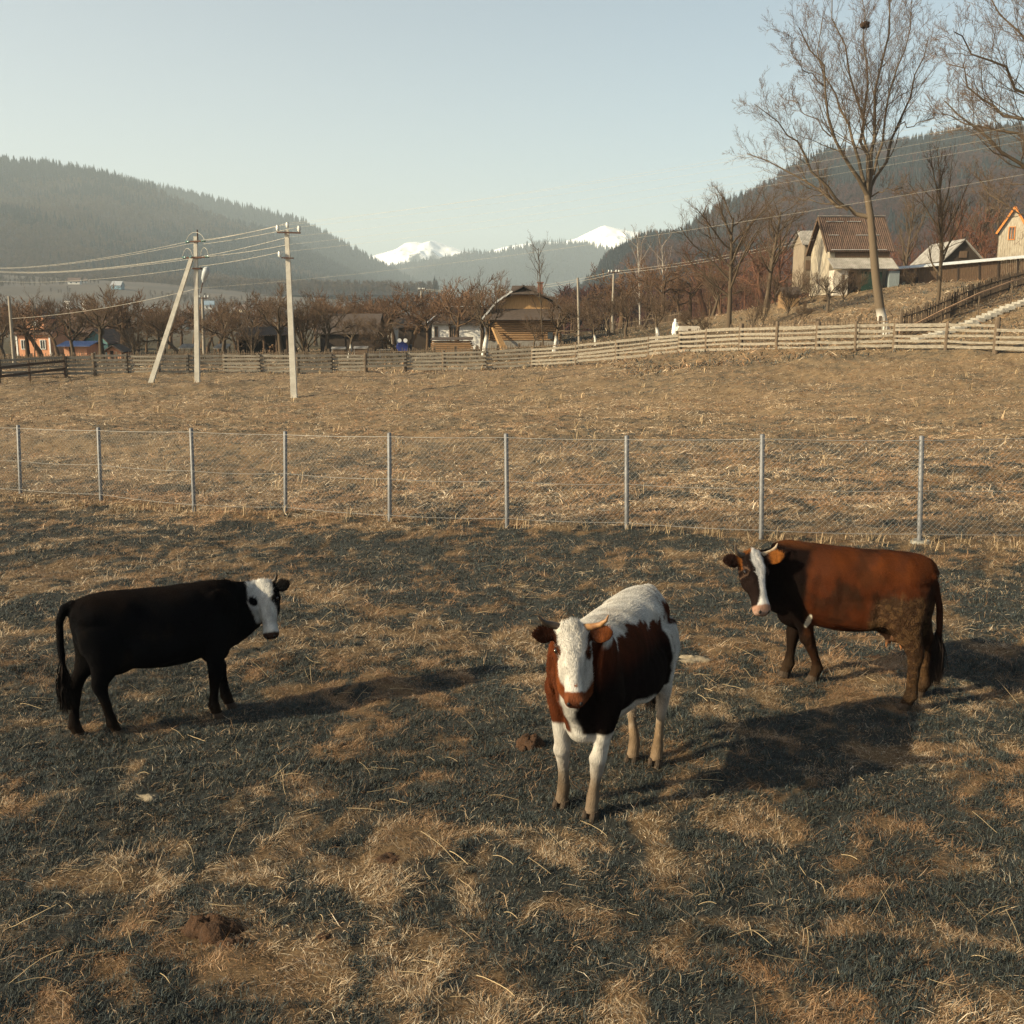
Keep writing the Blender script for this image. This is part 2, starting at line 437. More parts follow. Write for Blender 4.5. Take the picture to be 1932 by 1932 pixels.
def peaks(label, ridge, Yr, Yb, seed):
    pts = [P(px, py, Yr) for px, py in ridge]; rx = np.array([p.x for p in pts]); rz = np.array([p.z for p in pts])
    xs = np.linspace(rx.min(), rx.max(), 300); ts = np.concatenate([np.linspace(0, 1, 90), np.linspace(1.02, 1.4, 12)])
    X, T = np.meshgrid(xs, ts); Y = Yb + T * (Yr - Yb)
    Ri = np.interp(X + (fbm(X / 260, Y / 260, seed + 9, 3) - .5) * 260 * np.clip(1 - T, 0, 1), rx, rz)
    Z = Ri * np.clip(T, 0, 1) ** .75
    rid = 1 - np.abs(fbm(X / 330, Y / 420, seed, 5) - .5) * 3.2
    Z = Z + (rid - .6) * 95 * np.sin(np.clip(T, 0, 1) * math.pi) ** .7
    Z = np.where(T > 1, Ri * np.clip(1 - (T - 1) / .4, 0, 1), Z)
    r_, c_ = X.shape; id_ = np.arange(r_ * c_).reshape(r_, c_)
    q = np.stack([id_[:-1, :-1], id_[:-1, 1:], id_[1:, 1:], id_[1:, :-1]], -1).reshape(-1, 4)
    o = np_mesh('mountain', np.stack([X, Y, Z], -1).reshape(-1, 3), q, 4, M_SNOW, smooth=True)
    tag(o, label, 'mountain', kind='structure')
peaks('pair of snow covered peaks above the valley end', [(560, 560), (660, 510), (700, 484), (720, 478), (749, 470), (766, 459), (785, 457), (798, 460), (808, 457), (818, 454), (832, 459), (848, 465), (877, 474), (921, 482), (980, 500), (1060, 540)], 4300, 3400, 61)
peaks('snow dome and long snow ridge behind the blue hill', [(820, 520), (880, 490), (921, 475), (950, 466), (987, 461), (1020, 457), (1060, 456), (1086, 450), (1115, 436), (1130, 429), (1141, 425), (1163, 431), (1188, 437), (1225, 439), (1280, 437), (1352, 443), (1450, 470), (1600, 520)], 4600, 3700, 67)

# ---- far houses on the foothill
M_WHITEW = mat('far_white_wall', (.62, .60, .55), (.5, .47, .42), 2)
M_FARROOF = mat('far_roof', (.12, .07, .05), (.07, .05, .04), 2)
def tiny_house(px, Y, w, d, h, rh, rz, label, group, wm=None, rm=None):
    w, d, h, rh = w * .6, d * .6, h * .6, rh * .6
    x = (px - 966) / F * Y
    zz = float(hL0(np.array([x]), np.array([float(Y)]))[0])
    t = thing('farmhouse', label, 'house', (x, Y, zz), rz, group)
    b = MB(); b.box((0, 0, h / 2), (w, d, h)); b.prism([(-w / 2, -d / 2, h), (-w / 2, d / 2, h), (-w / 2, 0, h + rh)], (w, 0, 0)); b.build('wall', wm or M_WHITEW, t)
    r = MB()
    for s_ in (-1, 1):
        r.prism([(-w / 2 - .5, s_ * (d / 2 + .5), h - .25), (-w / 2 - .5, 0, h + rh + .08), (-w / 2 - .5, 0, h + rh + .33), (-w / 2 - .5, s_ * (d / 2 + .5), h)], (w + 1, 0, 0))
    r.build('roof', rm or M_FARROOF, t)
    for k in (-1, 1):
        m_ = MB(); m_.box((k * w * .22, -d / 2 - .02, h * .55), (w * .12, .06, h * .35)); m_.build('window', COWDK, t)
COWDK = mat('far_glass', (.02, .025, .03), (.01, .012, .015), 3, .2)
tiny_house(161, 800, 15, 8, 4, 4, .1, 'small white farmhouse on the pale slope, leftmost of the far houses', 'far farmhouses on the hill')
tiny_house(178, 830, 8, 6, 3, 2.5, .3, 'low barn just right of the small white farmhouse on the slope', 'far farmhouses on the hill', rm=M_FARROOF)
tiny_house(240, 760, 13, 8, 5, 4.5, -.2, 'blue-walled house on the pale slope under the forest edge', 'far farmhouses on the hill', wm=mat('far_blue_wall', (.12, .22, .28), (.1, .17, .22), 2), rm=mat('far_grey_roof', (.25, .26, .28), (.18, .19, .2), 2))
tiny_house(406, 620, 9, 6, 4.5, 3.5, .2, 'bright white house behind the braced pole on the lower slope', 'far farmhouses on the hill', rm=mat('far_blue_roof', (.2, .26, .33), (.15, .2, .25), 2))
tiny_house(466, 600, 10, 7, 3.5, 3.5, -.1, 'pale cream house above the orchard, rightmost of the far houses', 'far farmhouses on the hill', wm=mat('far_cream_wall', (.45, .36, .25), (.36, .28, .2), 2))

# ---------------------------------------------------------------- forests: every tree a cone of needles or a haze of twigs
def conifer(rng, h=1.0, n=8, tiers=7):
    V = []; Fc = []
    for k in range(tiers):
        z0 = .06 + .90 * k / tiers; r = .17 * (1 - k / tiers) ** .85 + .012; hh = 1.05 / tiers * 1.7
        a0 = rng.random() * 6.28; off = rng.normal(0, .008, 2)
        for j in range(n):
            a = a0 + 6.283 * j / n; rr = r * rng.uniform(.65, 1.25)
            da = .36
            b = len(V)
            V += [(off[0] + rr * math.cos(a - da), off[1] + rr * math.sin(a - da), z0 - .02 * rng.random()), (off[0] + rr * 1.15 * math.cos(a + da), off[1] + rr * 1.15 * math.sin(a + da), z0 - .03), (off[0], off[1], z0 + hh)]
            Fc.append((b, b + 1, b + 2))
    V += [(-.012, 0, 0), (.012, 0, 0), (0, 0, .5)]; Fc.append((len(V) - 3, len(V) - 2, len(V) - 1))
    return np.array(V), np.array(Fc)
def bare(rng, n=46):
    V = []
    for j in range(n):
        k = rng.random() ** .7
        z0 = .15 + .5 * k; a = rng.random() * 6.283; L = rng.uniform(.2, .45) * (1.1 - .5 * k); up = rng.uniform(.5, 1.6)
        d = np.array([math.cos(a), math.sin(a), up]); d /= np.linalg.norm(d)
        p0 = np.array([rng.normal(0, .015), rng.normal(0, .015), z0]); p1 = p0 + d * L
        s = np.array([-math.sin(a), math.cos(a), 0]) * rng.uniform(.008, .022)
        V += [p0 - s * .7, p0 + s * .7, p1 + rng.normal(0, .02, 3)]
        p2 = p0 * .5 + p1 * .5; e = np.array([rng.normal(0, .12), rng.normal(0, .12), .14])
        V += [p2 - s * .8, p2 + s * .8, p2 + e]
    V += [(-.02, 0, 0), (.02, 0, 0), (0, 0, .8), (0, -.02, 0), (0, .02, 0), (0, 0, .8)]
    V = np.array([tuple(v) for v in V])
    return V, np.arange(len(V)).reshape(-1, 3)
def forest(name, label, hf, bounds, n, hgt, decid, seed, material, cls, colC, colD, xlim=None, pxlim=(-30, 1990), clear=.0, tlo=0.0, thi=1.03, csc=60.0):
    rng = np.random.default_rng(seed)
    x0, x1, y0, y1 = bounds
    Y = y0 + (y1 - y0) * (tlo + (thi - tlo) * rng.random(n))
    X = (rng.uniform(pxlim[0], pxlim[1], n) - 966) / F * Y
    k = (X > x0) & (X < x1); X = X[k]; Y = Y[k]
    Z = hf(X, Y)
    D = decid(X, Y, Z) + (fbm(X / csc, Y / csc, seed + 1, 4) - .5) * 2.6
    cl = fbm(X / csc * .5, Y / csc * .8, seed + 7, 3)
    keep = cl > clear; X, Y, Z, D = X[keep], Y[keep], Z[keep], D[keep]
    isd = (D > rng.uniform(.30, .70, len(X))) | (Y < 330)
    for kind, mk, pal, nm in ((0, conifer, colC, 'conifer_forest'), (1, bare, colD, 'bare_forest')):
        sel = np.where(isd == bool(kind))[0]
        if not len(sel): continue
        Vs = []; Fs = []; Cs = []; base = 0
        protos = [mk(rng) for _ in range(6)]
        wh = rng.integers(0, 6, len(sel))
        for pi, (PV, PF) in enumerate(protos):
            s_ = sel[wh == pi]; m_ = len(s_)
            if not m_: continue
            a = rng.random(m_) * 6.283; sc_ = hgt * rng.uniform(.6, 1.25, m_) * (1.0 if kind == 0 else .82)
            fat = rng.uniform(.8, 1.3, m_)
            ca, sa = np.cos(a), np.sin(a)
            px = (PV[None, :, 0] * ca[:, None] - PV[None, :, 1] * sa[:, None]) * (sc_ * fat)[:, None] + X[s_][:, None]
            py = (PV[None, :, 0] * sa[:, None] + PV[None, :, 1] * ca[:, None]) * (sc_ * fat)[:, None] + Y[s_][:, None]
            pz = PV[None, :, 2] * sc_[:, None] + Z[s_][:, None] - .3
            V = np.stack([px, py, pz], -1).reshape(-1, 3)
            f_ = (PF[None] + (np.arange(m_) * len(PV))[:, None, None]).reshape(-1, PF.shape[1]) + base
            base += len(V)
            ci = rng.random(m_)[:, None]
            c = (np.array(pal[0])[None] * (1 - ci) + np.array(pal[1])[None] * ci) * rng.uniform(.7, 1.25, m_)[:, None]
            Vs.append(V); Fs.append(f_); Cs.append(np.repeat(c, len(PV), 0))
        o = np_mesh(nm, np.concatenate(Vs), np.concatenate(Fs), 3, material, cols=np.concatenate(Cs))
        tag(o, (label[kind]), 'forest', kind='stuff')
M_NEEDLE = attr_mat('needles', rough=.95, spec=.05)
BRN = ((.085, .050, .038), (.060, .034, .028)); CON = ((.013, .019, .023), (.021, .027, .029))
forest('f', ('dark spruce forest on the left hill', 'leafless brown woods on the left hill'), hL1, bL1, 34000, 13, lambda x, y, z: .30 + .5 * sstep(.35, .0, (y - 880) / 1020), 101, M_NEEDLE, 0, CON, ((.10, .072, .05), (.07, .05, .036)), pxlim=(-420, 860), csc=150)
forest('f', ('spruce forest on the shoulder of the left hill', 'leafless woods on the shoulder of the left hill'), hL2, bL2, 14000, 15, lambda x, y, z: .22 + 0 * x, 103, M_NEEDLE, 0, CON, ((.09, .062, .045), (.06, .045, .034)), pxlim=(200, 1000), csc=160, tlo=.3)
forest('f', ('blue spruce forest on the far hill', 'leafless woods on the far hill'), hB, bB, 15000, 20, lambda x, y, z: .15 + 0 * x, 105, M_NEEDLE, 0, CON, ((.06, .05, .045), (.05, .042, .038)), pxlim=(560, 1450), csc=260, tlo=.15)
forest('f', ('dark spruce forest on the right hill', 'leafless red-brown woods on the right hill'), hR1, bR1, 30000, 10.5, lambda x, y, z: .46 + .8 * sstep(.95, .40, (y - 190) / 760) - .2 * sstep(1400, 1200, 966 + x / y * 1900), 107, M_NEEDLE, 0, ((.010, .014, .018), (.016, .020, .023)), ((.075, .033, .027), (.042, .020, .018)), pxlim=(1060, 1990), csc=70)
forest('f', ('scattered spruces along the foothill', 'hedgerow trees scattered over the foothill fields'), hL0, bL0, 2600, 7, lambda x, y, z: .95 + 0 * x, 109, M_NEEDLE, 0, CON, ((.09, .066, .045), (.06, .045, .034)), pxlim=(-60, 860), csc=70, clear=.52, tlo=.12)

# ---------------------------------------------------------------- air
hz = MB(); hz.box((0, 2600, 222), (6400, 6400, 500))
hazeo = hz.build('haze', None)
hazeo.display_type = 'WIRE'
hm = bpy.data.materials.new('haze_air'); hm.use_nodes = True
ht = hm.node_tree; ht.nodes.remove(ht.nodes["Principled BSDF"])
pv_ = ht.nodes.new("ShaderNodeVolumePrincipled")
pv_.inputs["Color"].default_value = (.78, .91, 1.0, 1)
pv_.inputs["Density"].default_value = 0.00022
pv_.inputs["Anisotropy"].default_value = 0.0
ht.links.new(pv_.outputs[0], ht.nodes["Material Output"].inputs["Volume"])
hazeo.data.materials.append(hm)
tag(hazeo, 'thin pale haze lying over the valley', 'haze', kind='stuff')
# ---------------------------------------------------------------- grass: blades as real, curved strips
GRN = np.array([(.020, .026, .025), (.034, .042, .040), (.064, .077, .076), (.082, .074, .048)])
STR = np.array([(.30, .205, .120), (.42, .32, .21), (.20, .115, .055), (.13, .062, .028), (.54, .45, .33)])
BARE = []
for px, py, r in ((395, 1757, .15), (1000, 1412, .13), (735, 1622, .12), (615, 1772, .05), (1305, 1246, .15), (280, 1508, .08), (1652, 1240, .08)):
    dz_ = -math.sin(TH) + (966 - py) / F * math.cos(TH); t_ = -CAMH / dz_
    BARE.append(((px - 966) / F * t_, (math.cos(TH) + (966 - py) / F * math.sin(TH)) * t_, r))
def blades(name, label, n, ylo, yhi, lenf, widf, seed, straw_only=False, pw=1.0, green_only=False, xpad=2.2, mask=None, gl=(.025, .06), lie=1.0):
    rng = np.random.default_rng(seed)
    # uniform in ground area: density falls with distance by pw
    u = rng.random(n)
    a_, b_ = ylo ** (2 - pw), yhi ** (2 - pw)
    Y = (a_ + (b_ - a_) * u) ** (1 / (2 - pw))
    X = rng.uniform(-1, 1, n) * (.53 * Y + xpad)
    # gather into tufts
    tx = np.floor(X / .16 + rng.normal(0, .25, n)) * .16; ty = np.floor(Y / .16 + rng.normal(0, .25, n)) * .16
    jx = hash2((tx * 100).astype(np.int64), (ty * 100).astype(np.int64), seed) - .5; jy = hash2((ty * 100).astype(np.int64), (tx * 100).astype(np.int64), seed + 9) - .5
    near = rng.random(n) < .45
    X = np.where(near, tx + .08 + jx * .16 + rng.normal(0, .028, n), X); Y = np.where(near, ty + .08 + jy * .16 + rng.normal(0, .028, n), Y)
    k = Y > 3.4
    for (qx, qy, qr) in BARE: k &= ((X - qx) ** 2 + ((Y - qy) * 1.3) ** 2) > qr * qr
    if mask is not None: k &= mask(X, Y)
    X = X[k]; Y = Y[k]; n = len(X)
    s = straw_map(X, Y)
    pstraw = sstep(.15, 1.0, s) * .86 + .12
    isS = rng.random(n) < pstraw
    if straw_only: isS[:] = True
    if green_only: isS[:] = False
    if not straw_only:
        keep = rng.random(n) < (.55 + .45 * sstep(.3, .6, fbm(X * 5, Y * 5, seed, 2)))
        X, Y, isS, s = X[keep], Y[keep], isS[keep], s[keep]; n = len(X)
    Z = G(X, Y)
    az = rng.uniform(0, 6.283, n)
    clump = fbm(X * 3, Y * 3, seed + 4, 2) * 12
    az = np.where(isS, clump + rng.normal(0, .9, n), az)
    L = np.where(isS, rng.gamma(4, lenf * .25, n), rng.uniform(gl[0], gl[1], n) * (.55 + 1.0 * fbm(X * 2.2, Y * 2.2, 91, 3)) * (1 + .6 * (lenf > .15)))
    el0 = np.where(isS, rng.uniform(.02, .85, n) ** 1.2, rng.uniform(.7, 1.5, n)) * lie
    el1 = el0 - np.where(isS, rng.uniform(-.1, .7, n), rng.uniform(.1, .9, n))
    W = np.where(isS, rng.uniform(.5, 1.1, n), rng.uniform(.8, 1.5, n)) * widf
    az2 = az + rng.normal(0, .5, n)
    d0 = np.stack([np.cos(az) * np.cos(el0), np.sin(az) * np.cos(el0), np.sin(el0)], 1)
    d1 = np.stack([np.cos(az2) * np.cos(el1), np.sin(az2) * np.cos(el1), np.sin(el1)], 1)
    p0 = np.stack([X, Y, Z - .008], 1); p1 = p0 + d0 * (L * .5)[:, None]; p2 = p1 + d1 * (L * .5)[:, None]
    zmin = Z + .006
    p1[:, 2] = np.maximum(p1[:, 2], zmin + .004); p2[:, 2] = np.maximum(p2[:, 2], zmin)
    tw = az + rng.uniform(.8, 2.3, n)
    sv = np.stack([np.cos(tw), np.sin(tw), rng.normal(0, .3, n)], 1); sv /= np.linalg.norm(sv, axis=1, keepdims=True)
    sv = sv * W[:, None]
    V = np.stack([p0 - sv, p0 + sv, p1 + sv * .8, p1 - sv * .8, p2], 1).reshape(-1, 3)
    b = (np.arange(n) * 5)[:, None]
    f1 = b + np.array([[0, 1, 2]]); f2 = b + np.array([[0, 2, 3]]); f3 = b + np.array([[3, 2, 4]])
    Fc = np.stack([f1, f2, f3], 1).reshape(-1, 3)
    red = sstep(.38, .62, fbm(X * 1.3 + 5, Y * 1.3, 77, 3))
    w = rng.random(n)
    ci = rng.choice(5, n, p=[.34, .26, .2, .08, .12])
    cs = STR[ci] * (1 - red[:, None] * .55) + np.array([.20, .092, .036]) * red[:, None] * .55
    gi = rng.choice(4, n, p=[.3, .36, .24, .10])
    cg = GRN[gi]
    c = np.where(isS[:, None], cs, cg) * rng.uniform(.65, 1.25, n)[:, None]
    c = c * (.72 + .55 * fbm(X * .8, Y * .8, 81, 2))[:, None]
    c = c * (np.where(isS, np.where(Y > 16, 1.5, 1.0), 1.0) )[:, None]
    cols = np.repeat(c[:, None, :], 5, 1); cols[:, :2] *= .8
    o = np_mesh(name, V, Fc, 3, M_BLADE, cols=cols.reshape(-1, 3))
    tag(o, label, 'grass', kind='stuff')
    return o
def blade_mat():
    m, t, b = nodes_of('grass_blades', .7, .25)
    a = t.nodes.new("ShaderNodeAttribute"); a.attribute_name = "Col"
    t.links.new(a.outputs["Color"], b.inputs["Base Color"])
    return m
M_BLADE = blade_mat()
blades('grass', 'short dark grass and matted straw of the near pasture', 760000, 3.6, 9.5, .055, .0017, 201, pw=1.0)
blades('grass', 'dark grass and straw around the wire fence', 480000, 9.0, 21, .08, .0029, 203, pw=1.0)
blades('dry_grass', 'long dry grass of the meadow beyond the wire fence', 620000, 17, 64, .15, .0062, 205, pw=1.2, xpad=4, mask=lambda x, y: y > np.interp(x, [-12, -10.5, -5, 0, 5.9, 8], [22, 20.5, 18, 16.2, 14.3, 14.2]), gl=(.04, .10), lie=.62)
blades('dry_grass', 'matted dry grass on the bank behind the plank fence', 110000, 44, 110, .40, .018, 207, pw=1.0, xpad=4, mask=lambda x, y: (x > 5) & (x * .53 > -9), gl=(.08, .2), lie=.8)
blades('dry_grass', 'dull grass under the orchard trees', 90000, 58, 120, .35, .018, 208, pw=1.0, xpad=4, mask=lambda x, y: (x <= 6) , gl=(.08, .2), lie=.8)
blades('straw', 'loose straw lying about on the near pasture', 36000, 3.6, 22, .12, .0018, 209, straw_only=True, lie=.4)

def stalks(n, seed):
    """long pale stalks, singly and in small tangles"""
    rng = np.random.default_rng(seed); m = MB()
    V = []; Fc = []; Cc = []
    cent = [(P(px, py, 1), px, py) for px, py in ((470, 1180), (520, 1480), (300, 1400), (780, 1490), (830, 1240), (640, 1175), (470, 1690), (1010, 1100), (560, 1255), (690, 1330), (1360, 1300), (1500, 1630), (880, 1640), (1440, 1760), (120, 1340), (200, 1700))]
    for i in range(n):
        if rng.random() < .45:
            _, px, py = cent[rng.integers(len(cent))]; px += rng.normal(0, 45); py += rng.normal(0, 26)
        else: px = rng.uniform(-20, 1950); py = rng.uniform(1030, 1925)
        dz = -math.sin(TH) + (966 - py) / F * math.cos(TH); t = -CAMH / dz
        x = (px - 966) / F * t; y = (math.cos(TH) + (966 - py) / F * math.sin(TH)) * t
        L = rng.uniform(.08, .34); a = rng.uniform(0, 6.28); k = 6; bend = rng.normal(0, .25)
        pts = []
        for j in range(k):
            pts.append((x, y)); a += bend / k * 2; x += math.cos(a) * L / k; y += math.sin(a) * L / k
        pts = np.array(pts); zz = G(pts[:, 0], pts[:, 1]) + .018 + rng.uniform(.0, .015) * np.sin(np.linspace(0, 3.14, k)) + (rng.random() < .25) * np.linspace(0, .12, k)
        w = rng.uniform(.0011, .0023); b = len(V)
        for j in range(k):
            aa = a + 1.57
            V += [(pts[j, 0] - math.cos(aa) * w, pts[j, 1] - math.sin(aa) * w, zz[j]), (pts[j, 0] + math.cos(aa) * w, pts[j, 1] + math.sin(aa) * w, zz[j]), (pts[j, 0], pts[j, 1], zz[j] + w * 1.6)]
        for j in range(k - 1):
            q = b + j * 3
            for e, f in ((0, 1), (1, 2), (2, 0)): Fc.append((q + e, q + f, q + 3 + f, q + 3 + e))
        c = np.array((.40, .30, .175)) * rng.uniform(.5, 1.2); Cc += [c] * (3 * k)
    o = np_mesh('straw', np.array(V), np.array(Fc), 4, M_BLADE, cols=np.array(Cc))
    tag(o, 'long pale straw stalks scattered over the grass', 'straw', kind='stuff')
stalks(300, 231)

# ---- dung, a flat stone slab, a hole in the turf
def ground_px(px, py):
    dz = -math.sin(TH) + (966 - py) / F * math.cos(TH); t = -CAMH / dz
    x = (px - 966) / F * t; y = (math.cos(TH) + (966 - py) / F * math.sin(TH)) * t
    return x, y, float(G([x], [y])[0])
M_DUNG = mat('dried_dung', (.060, .030, .015), (.026, .014, .008), 26, .95, bump=.03, bscale=45)
M_SLAB = mat('bleached_hay_mat', (.25, .205, .145), (.15, .12, .08), 20, .9, bump=.01, bscale=40)
def lump(name, px, py, rx, ry, h, material, label, cat, group=None, seed=1, rot=0, parts=1):
    rng = np.random.default_rng(seed); x, y, z = ground_px(px, py)
    V = []; Fc = []
    for pt in range(parts):
        ox, oy = (0, 0) if pt == 0 else rng.normal(0, .55, 2) * (rx, ry); sc_ = 1 if pt == 0 else rng.uniform(.3, .6)
        nu, nv_ = 30, 9; b = len(V)
        for i in range(nv_):
            q = i / (nv_ - 1); rr = math.cos(q * 1.57)
            for k in range(nu):
                t = 6.283 * k / nu
                wob = 1 + (vnoise([math.cos(t) * 2 + seed + pt * 5], [math.sin(t) * 2 + seed])[0] - .5) * 1.0 + (vnoise([k * 1.7 + seed + pt], [i * .8])[0] - .5) * .25
                lx = ox + rx * sc_ * rr * wob * math.cos(t); ly = oy + ry * sc_ * rr * wob * math.sin(t)
                hh = h * sc_ * math.sin(q * 1.57) ** .7 * (.45 + .7 * vnoise([lx * 20 + seed], [ly * 20])[0] + .5 * vnoise([lx * 60 + seed], [ly * 60])[0])
                V.append((x + lx * math.cos(rot) - ly * math.sin(rot), y + lx * math.sin(rot) + ly * math.cos(rot), z - .015 + hh))
        for i in range(nv_ - 1):
            for k in range(nu): Fc.append((b + i * nu + k, b + i * nu + (k + 1) % nu, b + (i + 1) * nu + (k + 1) % nu, b + (i + 1) * nu + k))
    o = np_mesh(name, np.array(V) - np.array([x, y, z]), np.array(Fc), 4, material, smooth=True, loc=(x, y, z))
    tag(o, label, cat, group)
lump('dung_pat', 395, 1757, .14, .09, .085, M_DUNG, 'big red-brown dung pat in the lower left of the pasture', 'dung', 'dung pats on the pasture', 3, parts=3)
lump('dung_pat', 1000, 1412, .09, .06, .09, M_DUNG, 'crumbled dung heap beside the front feet of the pied cow', 'dung', 'dung pats on the pasture', 5, parts=6)
lump('dung_pat', 735, 1622, .09, .05, .03, M_DUNG, 'flat dark dung pat just below the tangle of pale stalks', 'dung', 'dung pats on the pasture', 7, parts=3)
lump('dung_pat', 615, 1772, .04, .03, .04, M_DUNG, 'small dung clod right of the biggest dung pat', 'dung', 'dung pats on the pasture', 9, parts=2)
lump('dung_pat', 500, 1205, .04, .03, .04, M_DUNG, 'small dark clod on the straw below the muzzle of the black cow', 'dung', 'dung pats on the pasture', 11, parts=2)
lump('dung_pat', 1652, 1240, .10, .05, .03, M_DUNG, 'low dark clod under the belly of the red-brown cow', 'dung', 'dung pats on the pasture', 13, parts=2)
lump('hay_slab', 1305, 1246, .19, .085, .05, M_SLAB, 'pale flat slab of pressed hay behind the pied cow', 'hay slab', None, 17, parts=2)
lump('hay_slab', 280, 1508, .09, .05, .035, M_SLAB, 'small pale crust of hay on the dark grass below the black cow', 'hay slab', None, 19, parts=2)
# ---------------------------------------------------------------- bare trees
M_BARK = attr_mat('bark', rough=.95, spec=.1, bump=.02, bscale=18)
class TB:
    def __init__(s): s.V = []; s.F = []; s.C = []; s.n = 0
    def tube(s, pts, rad, col):
        r0 = rad[0]; n = 8 if r0 > .07 else (5 if r0 > .025 else 3)
        pts = np.asarray(pts, float); k = len(pts)
        a = np.empty_like(pts); a[1:-1] = pts[2:] - pts[:-2]; a[0] = pts[1] - pts[0]; a[-1] = pts[-1] - pts[-2]
        a /= np.linalg.norm(a, axis=1, keepdims=True) + 1e-9
        ref = np.array([.3, .2, 1.0]) if abs(a[0, 2]) < .8 else np.array([1.0, .3, .1])
        sx = np.cross(a, ref); sx /= np.linalg.norm(sx, axis=1, keepdims=True) + 1e-9
        sy = np.cross(a, sx)
        t = 2 * math.pi * np.arange(n) / n
        ring = pts[:, None, :] + (sx[:, None, :] * np.cos(t)[None, :, None] + sy[:, None, :] * np.sin(t)[None, :, None]) * np.asarray(rad)[:, None, None]
        s.V.append(ring.reshape(-1, 3))
        i = np.arange(k - 1)[:, None] * n; j = np.arange(n)[None, :]; j2 = (j + 1) % n
        s.F.append((np.stack([i + j, i + j2, i + n + j2, i + n + j], -1) + s.n).reshape(-1, 4))
        c = np.asarray(col(pts[:, 2]) if callable(col) else np.tile(col, (k, 1)))
        s.C.append(np.repeat(c, n, 0)); s.n += k * n
    def build(s, name, parent=None):
        if not s.V: return None
        return np_mesh(name, np.concatenate(s.V), np.concatenate(s.F), 4, M_BARK, parent, cols=np.concatenate(s.C), smooth=True)

def nrm(v): return v / (np.linalg.norm(v) + 1e-9)
def branch(rng, tr, cr, p, d, L, r, lev, S):
    """one limb with its children; S holds the habit of the tree"""
    k = 7 if lev <= 1 else (5 if lev == 2 else 3)
    if lev >= S['maxlev']: k = 3
    pts = [p]; dd = d
    wob = S['wob'][min(lev, 4)]
    for i in range(k):
        dd = nrm(dd + rng.normal(0, wob, 3) + np.array([0, 0, S['up'][min(lev, 4)]]) / k)
        pts.append(pts[-1] + dd * L / k)
    pts = np.array(pts)
    tip = .35 if lev < S['maxlev'] else .3
    rad = r * np.linspace(1, tip, k + 1)
    if lev == 0: rad[0] *= 1.2
    col = S['col0'] if lev == 0 else S['cols'][min(lev, 4)] * rng.uniform(.85, 1.15)
    (tr if lev <= S.get('trunklev', 0) else cr).tube(pts, rad, col)
    if lev >= S['maxlev']: return
    nk = S['kids'][lev]; nk = max(1, int(round(nk * rng.uniform(.8, 1.2))))
    f0 = S['from'][lev]
    a0 = rng.random() * 6.283
    for j in range(nk):
        f = f0 + (1 - f0) * ((j + rng.random() * .8) / nk)
        q = f * k; i = min(int(q), k - 1); pp = pts[i] + (pts[i + 1] - pts[i]) * (q - i)
        ax = nrm(pts[i + 1] - pts[i]); a = a0 + j * 2.4 + rng.normal(0, .4)
        u = nrm(np.cross(ax, np.array([.13, .2, 1.0]) if abs(ax[2]) < .9 else np.array([1., .1, 0]))); v = np.cross(ax, u)
        ang = rng.normal(S['ang'][min(lev, 4)], .16)
        nd = nrm(ax * math.cos(ang) + (u * math.cos(a) + v * math.sin(a)) * math.sin(ang))
        nl = L * S['len'][lev] * rng.uniform(.65, 1.2) * (1.0 - .35 * f)
        nr = max(S['rmin'], min(rad[i] * .75, r * S['rr'][lev] * (1 - .4 * f)))
        branch(rng, tr, cr, pp, nd, nl, nr, lev + 1, S)
BK = np.array([.085, .062, .042]); TW = np.array([.12, .080, .054])
def limed(zt):
    def f(z):
        m = sstep(zt + .08, zt - .08, np.asarray(z))[:, None]
        return BK[None] * (1 - m) + np.array([[.50, .48, .44]]) * m
    return f
ORCH = dict(maxlev=4, kids=[5, 7, 8, 7], ang=[.85, .8, .75, .6, .5], len=[1.25, .55, .62, .8], rr=[.55, .42, .42, .5], up=[.1, .35, .5, .8, .8], wob=[.10, .22, .22, .2, .15],
            cols=[BK, BK, BK * .95, TW * .9, TW], rmin=.0055, col0=BK)
ORCH['from'] = [.62, .25, .2, .15]
TALL = dict(ORCH, kids=[16, 7, 6, 4], ang=[.62, .6, .6, .55, .5], len=[.48, .5, .5, .6], up=[.1, .7, .5, .4, .4], wob=[.03, .10, .13, .15, .15]); TALL['from'] = [.30, .15, .15, .1]
BUSH = dict(ORCH, kids=[9, 6, 5, 4], ang=[.5, .5, .5, .5, .5], len=[2.6, .6, .6, .6], rr=[.6, .6, .6, .6], up=[.2, .4, .3, .3, .3], wob=[.05, .1, .12, .12, .1]); BUSH['from'] = [.2, .2, .2, .2]
BIRCH = dict(TALL, cols=[np.array([.30, .27, .24]), np.array([.26, .22, .19]), TW * 1.5, TW * 1.4, TW * 1.3], col0=np.array([.36, .33, .29]))
def proto(seed, S, trunk, r, lean=(0, 0), lim=None):
    rng = np.random.default_rng(seed); tr, cr = TB(), TB()
    S = dict(S)
    if lim: S['col0'] = limed(lim)
    branch(rng, tr, cr, np.zeros(3), nrm(np.array([lean[0], lean[1], 1.0])), trunk, r, 0, S)
    # size of the crown so that copies can be scaled to a wanted height
    zz = max(v[:, 2].max() for v in cr.V)
    return tr, cr, zz
TREEMESH = {}
